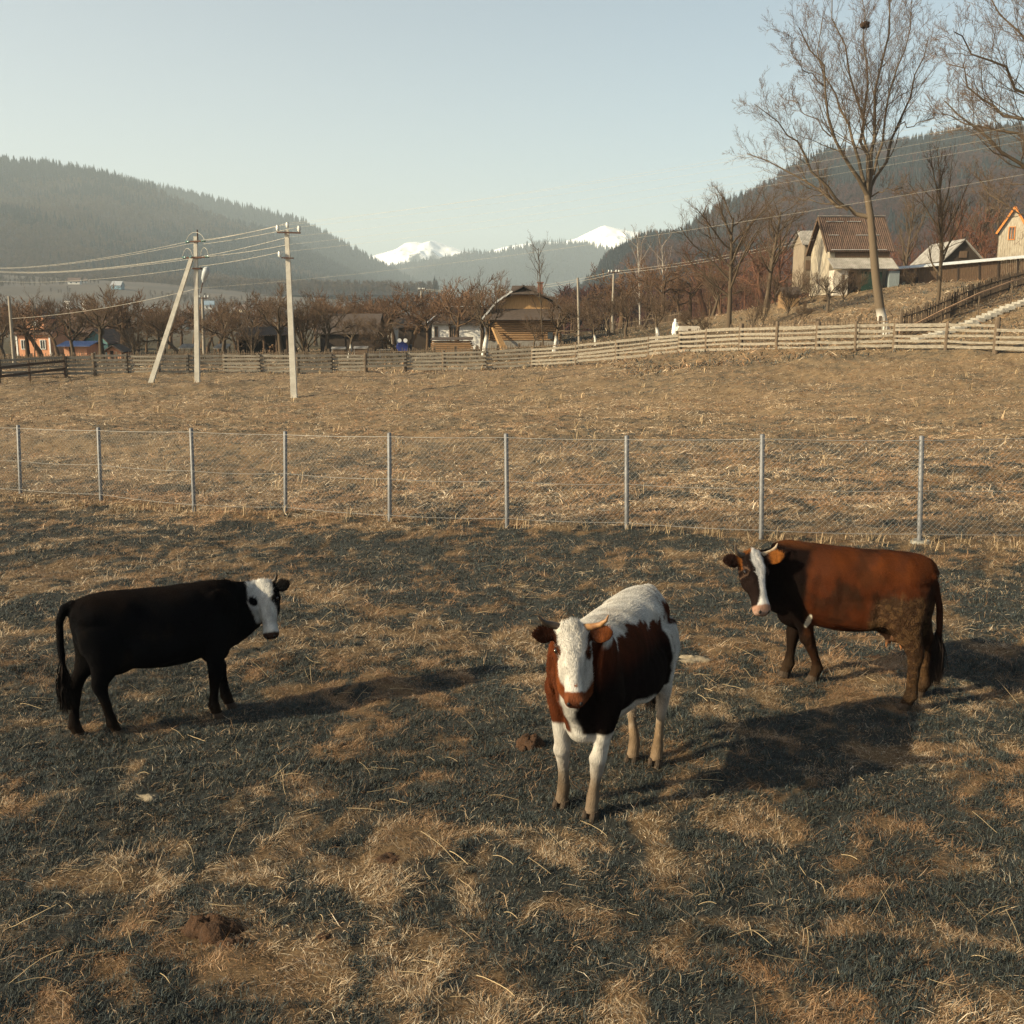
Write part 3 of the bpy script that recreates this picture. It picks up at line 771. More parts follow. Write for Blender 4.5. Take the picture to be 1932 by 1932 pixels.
def tree_mesh(key):
    if key not in TREEMESH:
        kind, seed = key
        if kind == 'orchard': t = proto(seed, ORCH, 1.6, .115, lean=(.25 * math.sin(seed), .2 * math.cos(seed * 2)))
        if kind == 'limed': t = proto(seed, ORCH, 1.7, .12, lean=(.14 * math.sin(seed), .05), lim=.85)
        if kind == 'tall': t = proto(seed, TALL, 9.0, .15, lean=(.04, 0))
        if kind == 'full': t = proto(seed, dict(TALL, kids=[15, 9, 8, 5], len=[.62, .5, .55, .62], ang=[.72, .65, .62, .55, .5]), 8.0, .16, lean=(.05, 0))
        if kind == 'slim': t = proto(seed, dict(TALL, kids=[14, 5, 4, 3], len=[.32, .5, .5, .6]), 9.5, .085, lean=(.01, 0))
        if kind == 'birch': t = proto(seed, dict(BIRCH, kids=[16, 6, 5, 3], len=[.36, .5, .5, .6]), 9.5, .10)
        if kind == 'bush': t = proto(seed, BUSH, .8, .055)
        TREEMESH[key] = (t[0].build('trunk'), t[1].build('crown'), t[2], [0])
    return TREEMESH[key]
def tree(px, Y, ptop, key, label, group=None, rz=None, name='bare_tree', wide=1.0, dz=0.0):
    tr, cr, h, used = tree_mesh(key)
    b = on(px, Y)
    H = P(px, ptop, Y).z - b.z
    s = max(H, .8) / h
    root = thing(name, label, 'tree', (b.x, b.y, b.z - .05 + dz), rz if rz is not None else (px * .37) % 6.28, group)
    wide = 1 + (wide - 1) * .75; root.scale = (s * wide, s * wide, s)
    for o in (tr, cr):
        if used[0] == 0: q = o
        else:
            q = o.copy(); C.objects.link(q)
        q.parent = root
    used[0] += 1
    return root
OG = 'bare orchard trees behind the plank fence'
o1, o2, o3, o4, o5 = [('orchard', k) for k in (1, 2, 3, 4, 6)]; l1, l2 = ('limed', 7), ('limed', 9); b1, b2 = ('bush', 11), ('bush', 12)
for a in (
    (66, 92, 535, ('slim', 21), 'upright thin bare tree in front of the orange house', 1.2),
    (12, 96, 570, o3, 'bare tree left of the orange house beside the thin wooden pole', 1.2),
    (137, 90, 548, o2, 'crooked bare fruit tree between the orange house and the blue-roofed shed', 1.15),
    (197, 88, 530, o1, 'thick forked bare tree right of the blue-roofed shed', 1.3),
    (256, 86, 590, b1, 'low bare bush behind the picket fence right of the teal gable', 1.4),
    (300, 92, 560, o4, 'bare fruit tree left of the slanting brace of the concrete pole', 1.3),
    (345, 88, 575, o5, 'bare fruit tree right behind the foot of the braced pole', 1.2),
    (423, 84, 560, o3, 'wide low bare tree midway between the two concrete poles', 1.4),
    (478, 92, 575, b1, 'bare shrubby tree in front of the long open woodshed', 1.3),
    (535, 82, 528, o1, 'leaning bare tree with pale shoots just left of the plain concrete pole', 1.3),
    (572, 84, 540, b2, 'bare tree with pale upright shoots just right of the plain concrete pole', 1.3),
    (615, 84, 545, o4, 'pale-trunked bare tree at the left end of the dark barn', 1.2),
    (659, 88, 590, l2, 'slim bare tree standing in front of the dark barn wall', 1.0),
    (712, 86, 598, o2, 'low leaning bare tree at the right end of the dark barn', 1.3),
    (754, 80, 590, o5, 'spreading low bare tree in front of the small blue tractor', 1.6),
    (838, 112, 560, o1, 'bare tree behind the white-walled house', 1.2),
    (906, 76, 500, ('slim', 22), 'tall slim bare tree between the white house and the log house', 1.2),
    (914, 78, 505, l1, 'stout whitewashed tree leaning over the corner of the log house', 1.2),
    (1006, 74, 590, o3, 'thin crooked bare tree in front of the log wall', .8),
    (1046, 73, 555, l2, 'whitewashed knotty tree at the right corner of the log house', 1.3),
    (1124, 78, 560, l1, 'leaning bare tree with limed foot right of the log house', 1.2),
    (1150, 92, 545, o4, 'bare fruit tree behind the slim grey pole', 1.4),
    (1182, 84, 540, o2, 'pair-stemmed bare tree left of the pole with the small crossarm', 1.2),
    (1215, 100, 545, o5, 'bare tree at the far picket fence', 1.3),
    (1241, 74, 525, l1, 'whitewashed bare tree with a broad crown near the little stone shelter', 1.35),
    (1307, 66, 575, l2, 'whitewashed tree standing at the little stone shelter', 1.2),
    (1345, 90, 500, o4, 'bare tree left of the large broad-crowned tree', 1.3),
    (1463, 84, 500, b2, 'bare thicket tree between the large broad-crowned tree and the corrugated-roof barn', 1.3),
    (1517, 60, 560, o3, 'small leaning bare tree on the bank left of the giant tree', .9),
    (1561, 72, 500, o5, 'bent bare tree in front of the corrugated-roof barn', 1.1)):
    tree(a[0], a[1], a[2], a[3], a[4], OG, wide=a[5])
TG = 'tall bare trees around the village'
tree(1025, 77, 430, ('slim', 21), 'tall slender bare tree rising in front of the log house', TG)
tree(1207, 150, 415, ('birch', 23), 'pale birch standing before the snowy mountain, left of its twin', TG, name='birch_tree')
tree(1250, 155, 425, ('birch', 23), 'pale birch right of its twin before the long snow ridge', TG, rz=2.0, name='birch_tree')
tree(1374, 72, 315, ('full', 28), 'large broad-crowned bare tree left of the corrugated-roof barn', TG, wide=1.3)
tree(1445, 84, 345, ('tall', 26), 'bare tree just behind the large broad-crowned tree', TG, wide=1.8)
tree(1766, 55, 240, ('tall', 27), 'dark bare tree growing on the picket fence right of the giant tree', TG, wide=.95)
tree(1700, 118, 330, ('tall', 26), 'bare tree behind the grey barn, left of the pale tent-shaped roof', TG, rz=1.0)
tree(1800, 125, 340, ('tall', 25), 'bare tree behind the pale tent-shaped roof', TG, rz=2.2)
tree(1845, 112, 330, ('tall', 27), 'bare tree between the tent-shaped roof and the white plank barn', TG, rz=3.1)
tree(1880, 130, 310, ('tall', 26), 'bare tree standing behind the white plank barn', TG, rz=4.1)

# ---- the giant tree and the one that reaches in from the right: limbs laid out as they grow
def limb_tree(seed, base, Y, trunk, limbs, label, r0, lim, scale_tw=1.0, fine=1.0):
    rng = np.random.default_rng(seed); tr, cr = TB(), TB()
    b = P(base[0], base[1], Y); b = np.array([b.x, Y, G1(b.x, Y)])
    S = dict(TALL, kids=[0, int(10 * fine), int(6 * fine), 5, 4, 0], ang=[.6, .75, .62, .6, .5], len=[.5, .30, .50, .56, .62], rr=[.6, .40, .42, .48, .6], up=[.2, .2, .35, .4, .3], wob=[.05, .10, .12, .14, .12], maxlev=5, rmin=.0052)
    S['from'] = [.3, .18, .15, .12, .1]
    pal = np.array([.12, .090, .062])
    S['cols'] = [pal, pal, pal * .9, np.array([.14, .098, .068]), np.array([.15, .104, .074]), np.array([.16, .108, .08])]
    def W(q, dy=0.0):
        p = P(q[0], q[1], Y + dy); return np.array([p.x, p.y, p.z]) - b
    tp = [np.array([0, 0, -.15])] + [W(q) for q in trunk]
    tp = np.array(tp); rr = r0 * np.interp(np.linspace(0, 1, len(tp)), [0, .12, 1], [1.35, 1.0, .62])
    base_col = limed(lim) if lim else pal
    def colf(z):
        m = sstep(lim + .1, lim - .1, z)[:, None] if lim else np.zeros((len(z), 1)); return pal[None] * (1 - m) + np.array([[.55, .52, .47]]) * m
    # smooth the trunk
    ti = np.linspace(0, len(tp) - 1, 16); tp2 = np.stack([np.interp(ti, np.arange(len(tp)), tp[:, i]) for i in range(3)], 1)
    tr.tube(tp2, np.interp(ti, np.arange(len(tp)), rr), colf)
    for (pts, dep, r) in limbs:
        k = len(pts)
        A = np.array([W(q, dep * (i / max(1, k - 1)) ** 1.0) for i, q in enumerate(pts)])
        if (dep != 0): A[0] = W(pts[0], 0)
        ti = np.linspace(0, k - 1, 10); A = np.stack([np.interp(ti, np.arange(k), A[:, i]) for i in range(3)], 1)
        A[1:-1] = (A[:-2] + A[1:-1] * 2 + A[2:]) / 4 + rng.normal(0, .11, (8, 3))
        r = r * .74
        rad = r * (1 - .82 * np.linspace(0, 1, 10) ** .75)
        (tr if r > .1 else cr).tube(A, rad, pal * rng.uniform(.85, 1.1))
        L = np.linalg.norm(np.diff(A, axis=0), axis=1).sum()
        nk = int(S['kids'][1] * (L / 6.0) ** .8) + 4
        a0 = rng.random() * 6
        for j in range(nk):
            f = .26 + .74 * (j + rng.random() * .7) / nk; q = f * 9; i = min(int(q), 8)
            pp = A[i] + (A[i + 1] - A[i]) * (q - i); ax = nrm(A[i + 1] - A[i]); a = a0 + j * 2.4
            u = nrm(np.cross(ax, np.array([1., .2, .1]))); v = np.cross(ax, u); ang = rng.normal(.68, .15)
            nd = nrm(ax * math.cos(ang) + (u * math.cos(a) + v * math.sin(a)) * math.sin(ang) + np.array([0, 0, .12]))
            nl = min(L, 9.0) * .36 * rng.uniform(.6, 1.2) * (1.05 - .55 * f)
            branch(rng, tr, cr, pp, nd, nl, max(.010, rad[i] * .36), 2, S)
    root = thing('bare_tree', label, 'tree', tuple(b))
    tr.build('trunk', root); cr.build('crown', root)
    return root, b
giant, gb = limb_tree(41, (1671, 640), 52, [(1668, 620), (1660, 580), (1652, 520), (1647, 460), (1642, 405), (1636, 368)], [
    ([(1642, 410), (1600, 398), (1568, 381), (1536, 348), (1470, 316), (1409, 290)], 1.5, .17),
    ([(1600, 396), (1560, 360), (1525, 308), (1496, 250), (1467, 232), (1423, 196)], -1.2, .12),
    ([(1637, 370), (1612, 330), (1590, 290), (1568, 258), (1557, 163), (1543, 109), (1508, 52)], -2.0, .16),
    ([(1637, 366), (1624, 300), (1602, 250), (1579, 200), (1556, 140), (1552, 34)], 1.8, .14),
    ([(1636, 368), (1640, 300), (1634, 250), (1610, 181), (1585, 73), (1570, -20)], -1.0, .15),
    ([(1637, 366), (1640, 310), (1645, 236), (1659, 145), (1673, 54), (1676, -45)], .6, .17),
    ([(1637, 370), (1628, 280), (1640, 180), (1632, 90), (1625, -10)], 2.2, .12),
    ([(1640, 372), (1652, 345), (1677, 308), (1695, 236), (1717, 181), (1742, 127), (1752, 70)], 1.0, .15),
    ([(1648, 330), (1668, 250), (1690, 150), (1715, 60), (1720, -10)], -1.6, .10),
    ([(1640, 382), (1662, 352), (1684, 350), (1706, 362), (1722, 360)], -.4, .06),
    ([(1690, 240), (1722, 238), (1752, 225), (1772, 222)], .5, .05),
    ([(1560, 362), (1530, 372), (1500, 372), (1475, 352)], .3, .045),
    ([(1568, 258), (1520, 215), (1500, 190), (1482, 178)], .8, .05),
    ([(1557, 163), (1525, 140), (1500, 110), (1488, 70)], -.8, .05),
    ], 'giant bare tree with whitewashed foot behind the plank fence', .25, .95, fine=1.25)
limb_tree(43, (2065, 640), 42, [(2062, 560), (2056, 480), (2050, 400), (2040, 320), (2028, 240)], [
    ([(2056, 420), (2000, 360), (1932, 319), (1880, 270), (1829, 247), (1782, 190)], -1.0, .17),
    ([(2050, 400), (1990, 300), (1932, 268), (1870, 240), (1815, 232), (1775, 215)], 1.5, .13),
    ([(2044, 340), (1985, 260), (1932, 228), (1880, 200), (1851, 189), (1815, 149), (1785, 120)], .5, .14),
    ([(2036, 300), (1980, 210), (1932, 165), (1887, 120), (1833, 101), (1800, 60)], -1.5, .13),
    ([(2030, 250), (1985, 150), (1940, 90), (1895, 40), (1850, -20)], 1.0, .12),
    ([(2028, 240), (1990, 100), (1960, 20), (1930, -60)], -.6, .12),
    ([(2030, 250), (2040, 100), (2050, -60)], .6, .14),
    ([(2050, 400), (2100, 300), (2150, 200), (2180, 100)], .4, .12),
    ([(2056, 430), (1990, 400), (1930, 400), (1870, 372), (1840, 330)], .8, .09)],
    'bare tree reaching into the top right corner', .26, None, fine=1.1)
# a bird nest high in the giant tree
def nest(px, py, Y, r):
    rng = np.random.default_rng(3); m = MB(); c = P(px, py, Y)
    for i in range(160):
        a = rng.random() * 6.28; e = rng.normal(0, .5); p = c + Vector((math.cos(a) * math.cos(e), math.sin(a) * math.cos(e), math.sin(e) * .7)) * r * rng.uniform(.6, 1)
        d = Vector((-math.sin(a), math.cos(a), rng.normal(0, .4))).normalized() * r * rng.uniform(.5, .9)
        m.beam(p - d, p + d, .02, .02)
    o = m.build('bird_nest', mat('nest_twigs', (.09, .055, .035), (.05, .03, .02), 6)); tag(o, 'round twig nest high in the crown of the giant tree', 'nest')
nest(1632, 47, 52, .2)

for i, (px, Y, tp, lab) in enumerate(((1531, 79, 500, 'bare shrub against the left wall of the corrugated-roof barn'), (1590, 77, 505, 'bare shrub in front of the green door of the barn'), (1503, 82, 490, 'bare shrub rising over the low plank hut'), (1486, 76, 520, 'bare shrub on the bank left of the low plank hut'),
        (1620, 80, 500, 'bare shrub just left of the trunk of the giant tree'), (1720, 80, 500, 'bare shrub before the long board wall, nearest the giant tree'), (1440, 74, 540, 'bare shrub below the large broad-crowned tree'), (1330, 68, 585, 'bare shrub right of the little stone shelter'), (1420, 70, 560, 'low bare shrub at the top of the grassy bank'))):
    tree(px, Y, tp, (b1, b2)[i % 2], lab, 'bare shrubs on the bank', name='bare_shrub', wide=1.3)

# ---- thicket of further trees behind the gardens: one mass
def thicket(name, label, spots, keys, seed, tone=np.array([1.1, .95, .85])):
    rng = np.random.default_rng(seed); Vs = []; Fs = []; Cs = []; base = 0
    pr = []
    for kind, sd in keys:
        S = dict(ORCH, kids=[6, 5, 5, 3]) if kind == 'o' else dict(TALL, kids=[15, 5, 4, 3])
        S['rmin'] = .012; S['cols'] = [BK, BK, TW, TW, TW]
        t = proto(sd, S, 1.7 if kind == 'o' else 9.0, .11)
        V = np.concatenate(t[0].V + t[1].V); o_ = t[0].n
        Fq = np.concatenate(t[0].F + [f + o_ for f in t[1].F]); Cc = np.concatenate(t[0].C + t[1].C)
        pr.append((V, Fq, Cc, t[2]))
    for (px, Y, h) in spots:
        V, Fq, Cc, hh = pr[rng.integers(len(pr))]
        b = on(px, Y); s = h / hh; a = rng.random() * 6.28; w = s * rng.uniform(.9, 1.4)
        X = (V[:, 0] * math.cos(a) - V[:, 1] * math.sin(a)) * w + b.x; Yv = (V[:, 0] * math.sin(a) + V[:, 1] * math.cos(a)) * w + b.y
        z = V[:, 2] * s + b.z - .1
        if Y > 190 and px > 1000: z = V[:, 2] * s + max(b.z, float(hR1(np.array([b.x]), np.array([b.y]))[0])) - .1
        Vs.append(np.stack([X, Yv, z], 1)); Fs.append(Fq + base); base += len(V)
        Cs.append(Cc * rng.uniform(.7, 1.15) * tone)
    o = np_mesh(name, np.concatenate(Vs), np.concatenate(Fs), 4, M_BARK, cols=np.concatenate(Cs)); tag(o, label, 'woods', kind='stuff')
rg = np.random.default_rng(77)
sp = [(rg.uniform(-20, 820), rg.uniform(100, 165), rg.uniform(4.5, 7.5)) for _ in range(75)]
thicket('thicket', 'brown thicket of bare trees behind the orchard houses', sp, [('o', 31), ('o', 32), ('o', 33)], 5)
sp = [(rg.uniform(800, 1360), rg.uniform(96, 160), rg.uniform(4.0, 7.5)) for _ in range(62)]
thicket('thicket', 'brown thicket of bare trees behind the log house', sp, [('o', 34), ('o', 35), ('t', 36)], 6)
sp = [(rg.uniform(1290, 1960), rg.uniform(105, 260), rg.uniform(6.5, 12)) for _ in range(185)]
thicket('thicket', 'red-brown thicket of bare trees on the slope behind the barns', sp, [('t', 37), ('o', 38), ('t', 39)], 7, np.array([1.3, .86, .78]))
# ---------------------------------------------------------------- buildings
M_PLANKW = mat('weathered_white_boards', (.46, .41, .32), (.20, .155, .11), 5, .9, stretch=(5, 5, .35), bump=.01)
M_PLASTER = mat('pale_plaster', (.55, .50, .43), (.40, .34, .27), 2.5, .95)
M_BOARD = mat('brown_boards', (.16, .10, .062), (.075, .048, .03), 6, .9, stretch=(6, 6, .4), bump=.01)
M_BOARDD = mat('dark_boards', (.055, .038, .028), (.025, .018, .014), 5, .9, stretch=(5, 5, .5))
M_ROOFC = mat('corrugated_roof', (.115, .070, .050), (.055, .036, .028), 1.6, .8, stretch=(3, .6, 1))
M_ROOFG = mat('grey_sheet_roof', (.30, .28, .255), (.15, .135, .12), 1.5, .75)
M_ROOFD = mat('dark_shingle_roof', (.085, .062, .050), (.045, .034, .028), 4, .9, stretch=(1, 3, 3), bump=.01)
M_LOG = mat('varnished_logs', (.29, .175, .088), (.18, .10, .048), 5, .7, stretch=(.4, 4, 4))
M_YEL = mat('new_boards', (.42, .25, .11), (.28, .16, .07), 5, .8, stretch=(5, 1, .5))
M_STONE = mat('grey_foundation', (.25, .23, .20), (.17, .15, .13), 3, .95)
M_ORANGE = mat('orange_render', (.62, .30, .17), (.54, .25, .14), 2, .9)
M_WHITE = mat('white_paint', (.78, .76, .72), (.64, .62, .58), 3, .7)
M_GLASS = mat('window_glass', (.05, .055, .06), (.03, .035, .04), 2, .15, spec=.6)
M_GREEN = mat('green_door', (.016, .040, .028), (.010, .026, .018), 3, .7)
M_ORW = mat('orange_frame', (.55, .20, .04), (.42, .14, .03), 4, .6)
M_BLUER = mat('blue_sheet_roof', (.20, .26, .42), (.14, .18, .32), 3, .6)
M_TEAL = mat('teal_boards', (.13, .26, .26), (.09, .18, .19), 5, .8, stretch=(6, 1, .5))
M_PURP = mat('violet_metal_roof', (.085, .07, .085), (.055, .045, .06), 5, .6)
M_TIN = mat('bright_ridge_tin', (.55, .55, .54), (.42, .42, .41), 4, .5)
M_BRICK = mat('brick', (.22, .10, .07), (.15, .07, .05), 9)

def corr(m, a, b, c, d, n, amp=.04):
    """corrugated sheet between ridge a-b and eave d-c, n waves, closed underneath"""
    a, b, c, d = [Vector(v) for v in (a, b, c, d)]
    nn = (b - a).cross(d - a).normalized()
    if nn.z < 0: nn = -nn
    T = []; B = []
    K = n * 4
    for i in range(K + 1):
        q = i / K; o = nn * amp * (math.sin(q * n * 2 * math.pi))
        T.append(a.lerp(b, q) + o); B.append(d.lerp(c, q) + o)
    t = -nn * .05
    vs = T + B + [v + t for v in T] + [v + t for v in B]; k = K + 1; fs = []
    for i in range(K):
        fs.append((i, i + 1, k + i + 1, k + i)); fs.append((2 * k + i, 3 * k + i, 3 * k + i + 1, 2 * k + i + 1))
        fs.append((k + i, k + i + 1, 3 * k + i + 1, 3 * k + i)); fs.append((i, 2 * k + i, 2 * k + i + 1, i + 1))
    fs.append((0, k, 3 * k, 2 * k)); fs.append((k - 1, 3 * k - 1, 4 * k - 1, 2 * k - 1))
    m.add(vs, fs)
def slab(m, a, b, c, d, t=.08):
    a, b, c, d = [Vector(v) for v in (a, b, c, d)]
    nn = (b - a).cross(d - a).normalized()
    if nn.z < 0: nn = -nn
    m.prism([a, b, c, d], -nn * t)
def window(parent, x, y, z, w, h, frame=M_WHITE, face=-1, axis='y', name='window'):
    """glazed window proud of a wall; axis y: wall faces -y"""
    f = MB(); t = .07
    def bx(m, cx, cz, ww, hh, dep, off):
        if axis == 'y': m.box((x + cx, y + face * off, z + cz), (ww, dep, hh))
        else: m.box((x + face * off, y + cx, z + cz), (dep, ww, hh))
    bx(f, -w / 2, 0, t, h + t, .07, .036); bx(f, w / 2, 0, t, h + t, .07, .036); bx(f, 0, h / 2, w - t, t, .07, .036); bx(f, 0, -h / 2, w - t, t, .07, .036); bx(f, 0, 0, t * .6, h - t, .05, .03)
    o = f.build(name, frame, parent)
    g = MB(); bx(g, 0, 0, w - .02, h - .02, .02, .012); g.build('pane', M_GLASS, o)
    return o
def gable_walls(x0, x1, y0, y1, zb, ze, zr, axis):
    m = MB(); m.box(((x0 + x1) / 2, (y0 + y1) / 2, (zb + ze) / 2), (x1 - x0, y1 - y0, ze - zb))
    if axis == 'x': m.prism([(x0, y0, ze), (x0, y1, ze), (x0, (y0 + y1) / 2, zr - .06)], (x1 - x0, 0, 0))
    else: m.prism([(x0, y0, ze), (x1, y0, ze), ((x0 + x1) / 2, y0, zr - .06)], (0, y1 - y0, 0))
    return m
def gable_roof(x0, x1, y0, y1, ze, zr, axis, ov=.3, corrn=None, t=.1):
    m = MB()
    if axis == 'x':
        ym = (y0 + y1) / 2; k = (zr - ze) / (ym - y0) * ov
        for s_ in (-1, 1):
            ye = ym + s_ * ((y1 - y0) / 2 + ov)
            A = ((x0 - ov, ym + s_ * .01, zr + .07), (x1 + ov, ym + s_ * .01, zr + .07), (x1 + ov, ye, ze - k + .07), (x0 - ov, ye, ze - k + .07))
            corr(m, *A, corrn) if corrn else slab(m, *A, t)
    else:
        xm = (x0 + x1) / 2; k = (zr - ze) / (xm - x0) * ov
        for s_ in (-1, 1):
            xe = xm + s_ * ((x1 - x0) / 2 + ov)
            A = ((xm + s_ * .01, y0 - ov, zr + .07), (xm + s_ * .01, y1 + ov, zr + .07), (xe, y1 + ov, ze - k + .07), (xe, y0 - ov, ze - k + .07))
            corr(m, *A, corrn) if corrn else slab(m, *A, t)
    return m
def xat(px, Y, py=600): return P(px, py, Y).x
def zat(py, Y, px=966): return P(px, py, Y).z
def root_at(name, label, cat, x, y, group=None):
    return thing(name, label, cat, (x, y, G1(x, y)), 0, group)
def rel(t, m): # shift collected world coordinates into the thing's frame
    o = Vector(t.location); m.v = [tuple(Vector(v) - o) for v in m.v]; return m

M_GREYB = mat('grey_boards', (.27, .22, .165), (.13, .10, .07), 5, .9, stretch=(6, 6, .4))
# --- the corrugated-roof barn on the bank
Y0 = 83.0; x0 = xat(1566, Y0, 480); x1 = x0 + 4.75; y1 = Y0 + 5.2
ze = zat(468, Y0); zr = zat(411, Y0 + 2.6); zb = zat(556, Y0)
t = root_at('barn', 'two-storey barn with patched corrugated roof standing on the bank', 'barn', (x0 + x1) / 2, Y0)
O = Vector(t.location)
rel(t, gable_walls(x0, x1, Y0, y1, zb, ze, zr, 'x')).build('wall', M_PLANKW, t)
r_ = rel(t, gable_roof(x0, x1, Y0, y1, ze, zr, 'x', .35, 34)).build('roof', M_ROOFC, t)
m = MB()
sl_ = Vector((0, -(2.6 + .35), -(zr - ze) * (1 + .35 / 2.6)))
for q, xa, xb in ((.16, .2, 1.6), (.16, 1.9, 3.0), (.56, .1, .9), (.56, 2.3, 4.2), (.98, .0, 4.4)):
    c = Vector((0, Y0 + 2.6, zr + .14)) + sl_ * q
    m = MB(); m.beam(Vector((x0 + xa, c.y, c.z)), Vector((x0 + xb, c.y, c.z)), .14, .03); rel(t, m).build('pale_lap', M_TIN, r_)
m = MB(); m.beam((x0 - .36, Y0 + 2.6, zr + .16), (x1 + .36, Y0 + 2.6, zr + .16), .3, .05); rel(t, m).build('ridge_cap', M_ROOFG, r_)
m = MB()
for s_ in (-1, 1): m.beam((x0 - .37, Y0 + 2.6, zr + .0), (x0 - .37, Y0 + 2.6 + s_ * 2.95, ze - .32), .06, .2)
rel(t, m).build('barge_board', M_BOARD, t)
# front: boarded upper floor, lean-to in front
m = MB(); m.box(((x0 + x1) / 2 + .2, Y0 - .03, (ze + zat(486, Y0)) / 2 - .1), (x1 - x0 - .4, .06, ze - zat(486, Y0) - .2)); rel(t, m).build('board_cladding', M_BOARD, t)
Yl = Y0 - 1.5; zl0 = zat(487, Y0); zl1 = zat(507, Yl)
m = MB(); corr(m, (x0 - .2, Y0 - .07, zl0), (x1 + .2, Y0 - .07, zl0), (x1 + .2, Yl - .3, zl1), (x0 - .2, Yl - .3, zl1), 34); rel(t, m).build('lean_to_roof', M_ROOFG, t)
m = MB(); m.box((x0 + .55, Y0 - .75, (zb + zl1) / 2 - .1), (1.1, 1.4, zl1 - zb)); rel(t, m).build('lean_to_wall', M_PLASTER, t)
m = MB(); m.box((x0 + 2.95, Yl + .05, (zb + zl1) / 2 - .12), (1.55, .08, zl1 - zb - .25)); rel(t, m).build('door', M_GREEN, t)
m = MB(); m.box((x0 + 1.55, Y0 - .4, (zb + zl1) / 2 - .12), (.88, .6, zl1 - zb - .1)); rel(t, m).build('bay_shade', M_BOARDD, t)  # solid dark block stands in for the shade inside the open bay
m = MB(); m.box((x1 - .05, Yl + .35, (zb + zl1) / 2 + .0), (.8, .8, zl1 - zb - .3)); rel(t, m).build('grey_shutter', mat('grey_blue_boards', (.22, .25, .25), (.15, .17, .18), 4, stretch=(5, 5, .5)), t)
# small grey barn behind its left corner
Y2 = 90.0; xa = xat(1518, Y2, 470); xb = xat(1542, Y2, 470)
t = root_at('barn', 'small grey shed peeping out behind the corrugated-roof barn', 'shed', (xa + xb) / 2, Y2)
rel(t, gable_walls(xa, xb, Y2, Y2 + 3.5, zat(552, Y2), zat(460, Y2), zat(437, Y2), 'x')).build('wall', M_GREYB, t)
rel(t, gable_roof(xa, xb, Y2, Y2 + 3.5, zat(460, Y2), zat(437, Y2 + 1.7), 'x', .25, 12)).build('roof', M_ROOFG, t)
rel(t, (lambda m: (m.box((xa + .4, Y2 - .04, zat(500, Y2)), (.5, .06, .8)), m)[1])(MB())).build('door', M_BOARD, t)
# yellowish hut lower left of the barn
Y2 = 80.0; xa = xat(1483, Y2, 540); xb = xat(1508, Y2, 540)
t = root_at('hut', 'low yellowish plank hut at the foot of the barn', 'hut', (xa + xb) / 2, Y2)
zg = G1(xa, Y2) - .3
rel(t, gable_walls(xa, xb, Y2, Y2 + 2.2, zg, zg + 1.4, zg + 1.9, 'x')).build('wall', mat('straw_boards', (.24, .15, .075), (.15, .09, .045), 5, stretch=(5, 5, .5)), t)
rel(t, gable_roof(xa, xb, Y2, Y2 + 2.2, zg + 1.4, zg + 1.9, 'x', .2)).build('roof', M_ROOFD, t)
# --- long board wall with a narrow sheet cap
t = root_at('board_wall', 'long brown board wall with a pale sheet cap on the slope', 'wall', xat(1800, 84, 520), 84)
A0 = P(1687, 509, 86); A1 = P(1935, 486, 81); B0 = P(1687, 545, 86); B1 = P(1935, 528, 81)
m = MB(); n_ = 74
for i in range(n_):
    q = (i + .5) / n_; p = A0.lerp(A1, q); b = B0.lerp(B1, q); w_ = (A1 - A0).length / n_
    m.beam((b.x, b.y, b.z - .3), (p.x, p.y + random.uniform(-.012, .012), p.z - random.uniform(.02, .06)), w_ * .93, .03, up=(0, 1, 0))
rel(t, m).build('boards', M_BOARD, t)
m = MB(); d_ = (A1 - A0); slab(m, A0 + Vector((-.2, .5, .22)), A1 + Vector((.2, .5, .22)), A1 + Vector((.2, -.55, .02)), A0 + Vector((-.2, -.55, .02)), .04); rel(t, m).build('cap_roof', M_TIN, t)
for q in (.02, .18, .34, .5, .66, .8, .94):
    p = A0.lerp(A1, q); b = B0.lerp(B1, q); m = MB(); m.beam((b.x, b.y - .09, b.z - .3), (p.x, p.y - .09, p.z - .08), .12, .1, up=(0, 1, 0)); rel(t, m).build('post', M_BOARDD, t)
# --- tent-shaped pale roof
Y2 = 94.0; xa = xat(1780, Y2, 490); xb = xat(1852, Y2, 490)
t = root_at('hayloft', 'low building with a pale tent-shaped roof and dark gable', 'barn', (xa + xb) / 2, Y2)
rel(t, gable_walls(xa, xb, Y2, Y2 + 7, zat(520, Y2), zat(489, Y2), zat(452, Y2), 'y')).build('wall', M_BOARDD, t)
rel(t, gable_roof(xa, xb, Y2, Y2 + 7, zat(489, Y2), zat(452, Y2), 'y', .25)).build('roof', M_ROOFG, t)
rel(t, (lambda m: (m.box(((xa + xb) / 2, Y2 - .04, zat(480, Y2)), (.7, .06, .6)), m)[1])(MB())).build('hatch', M_BOARD, t)
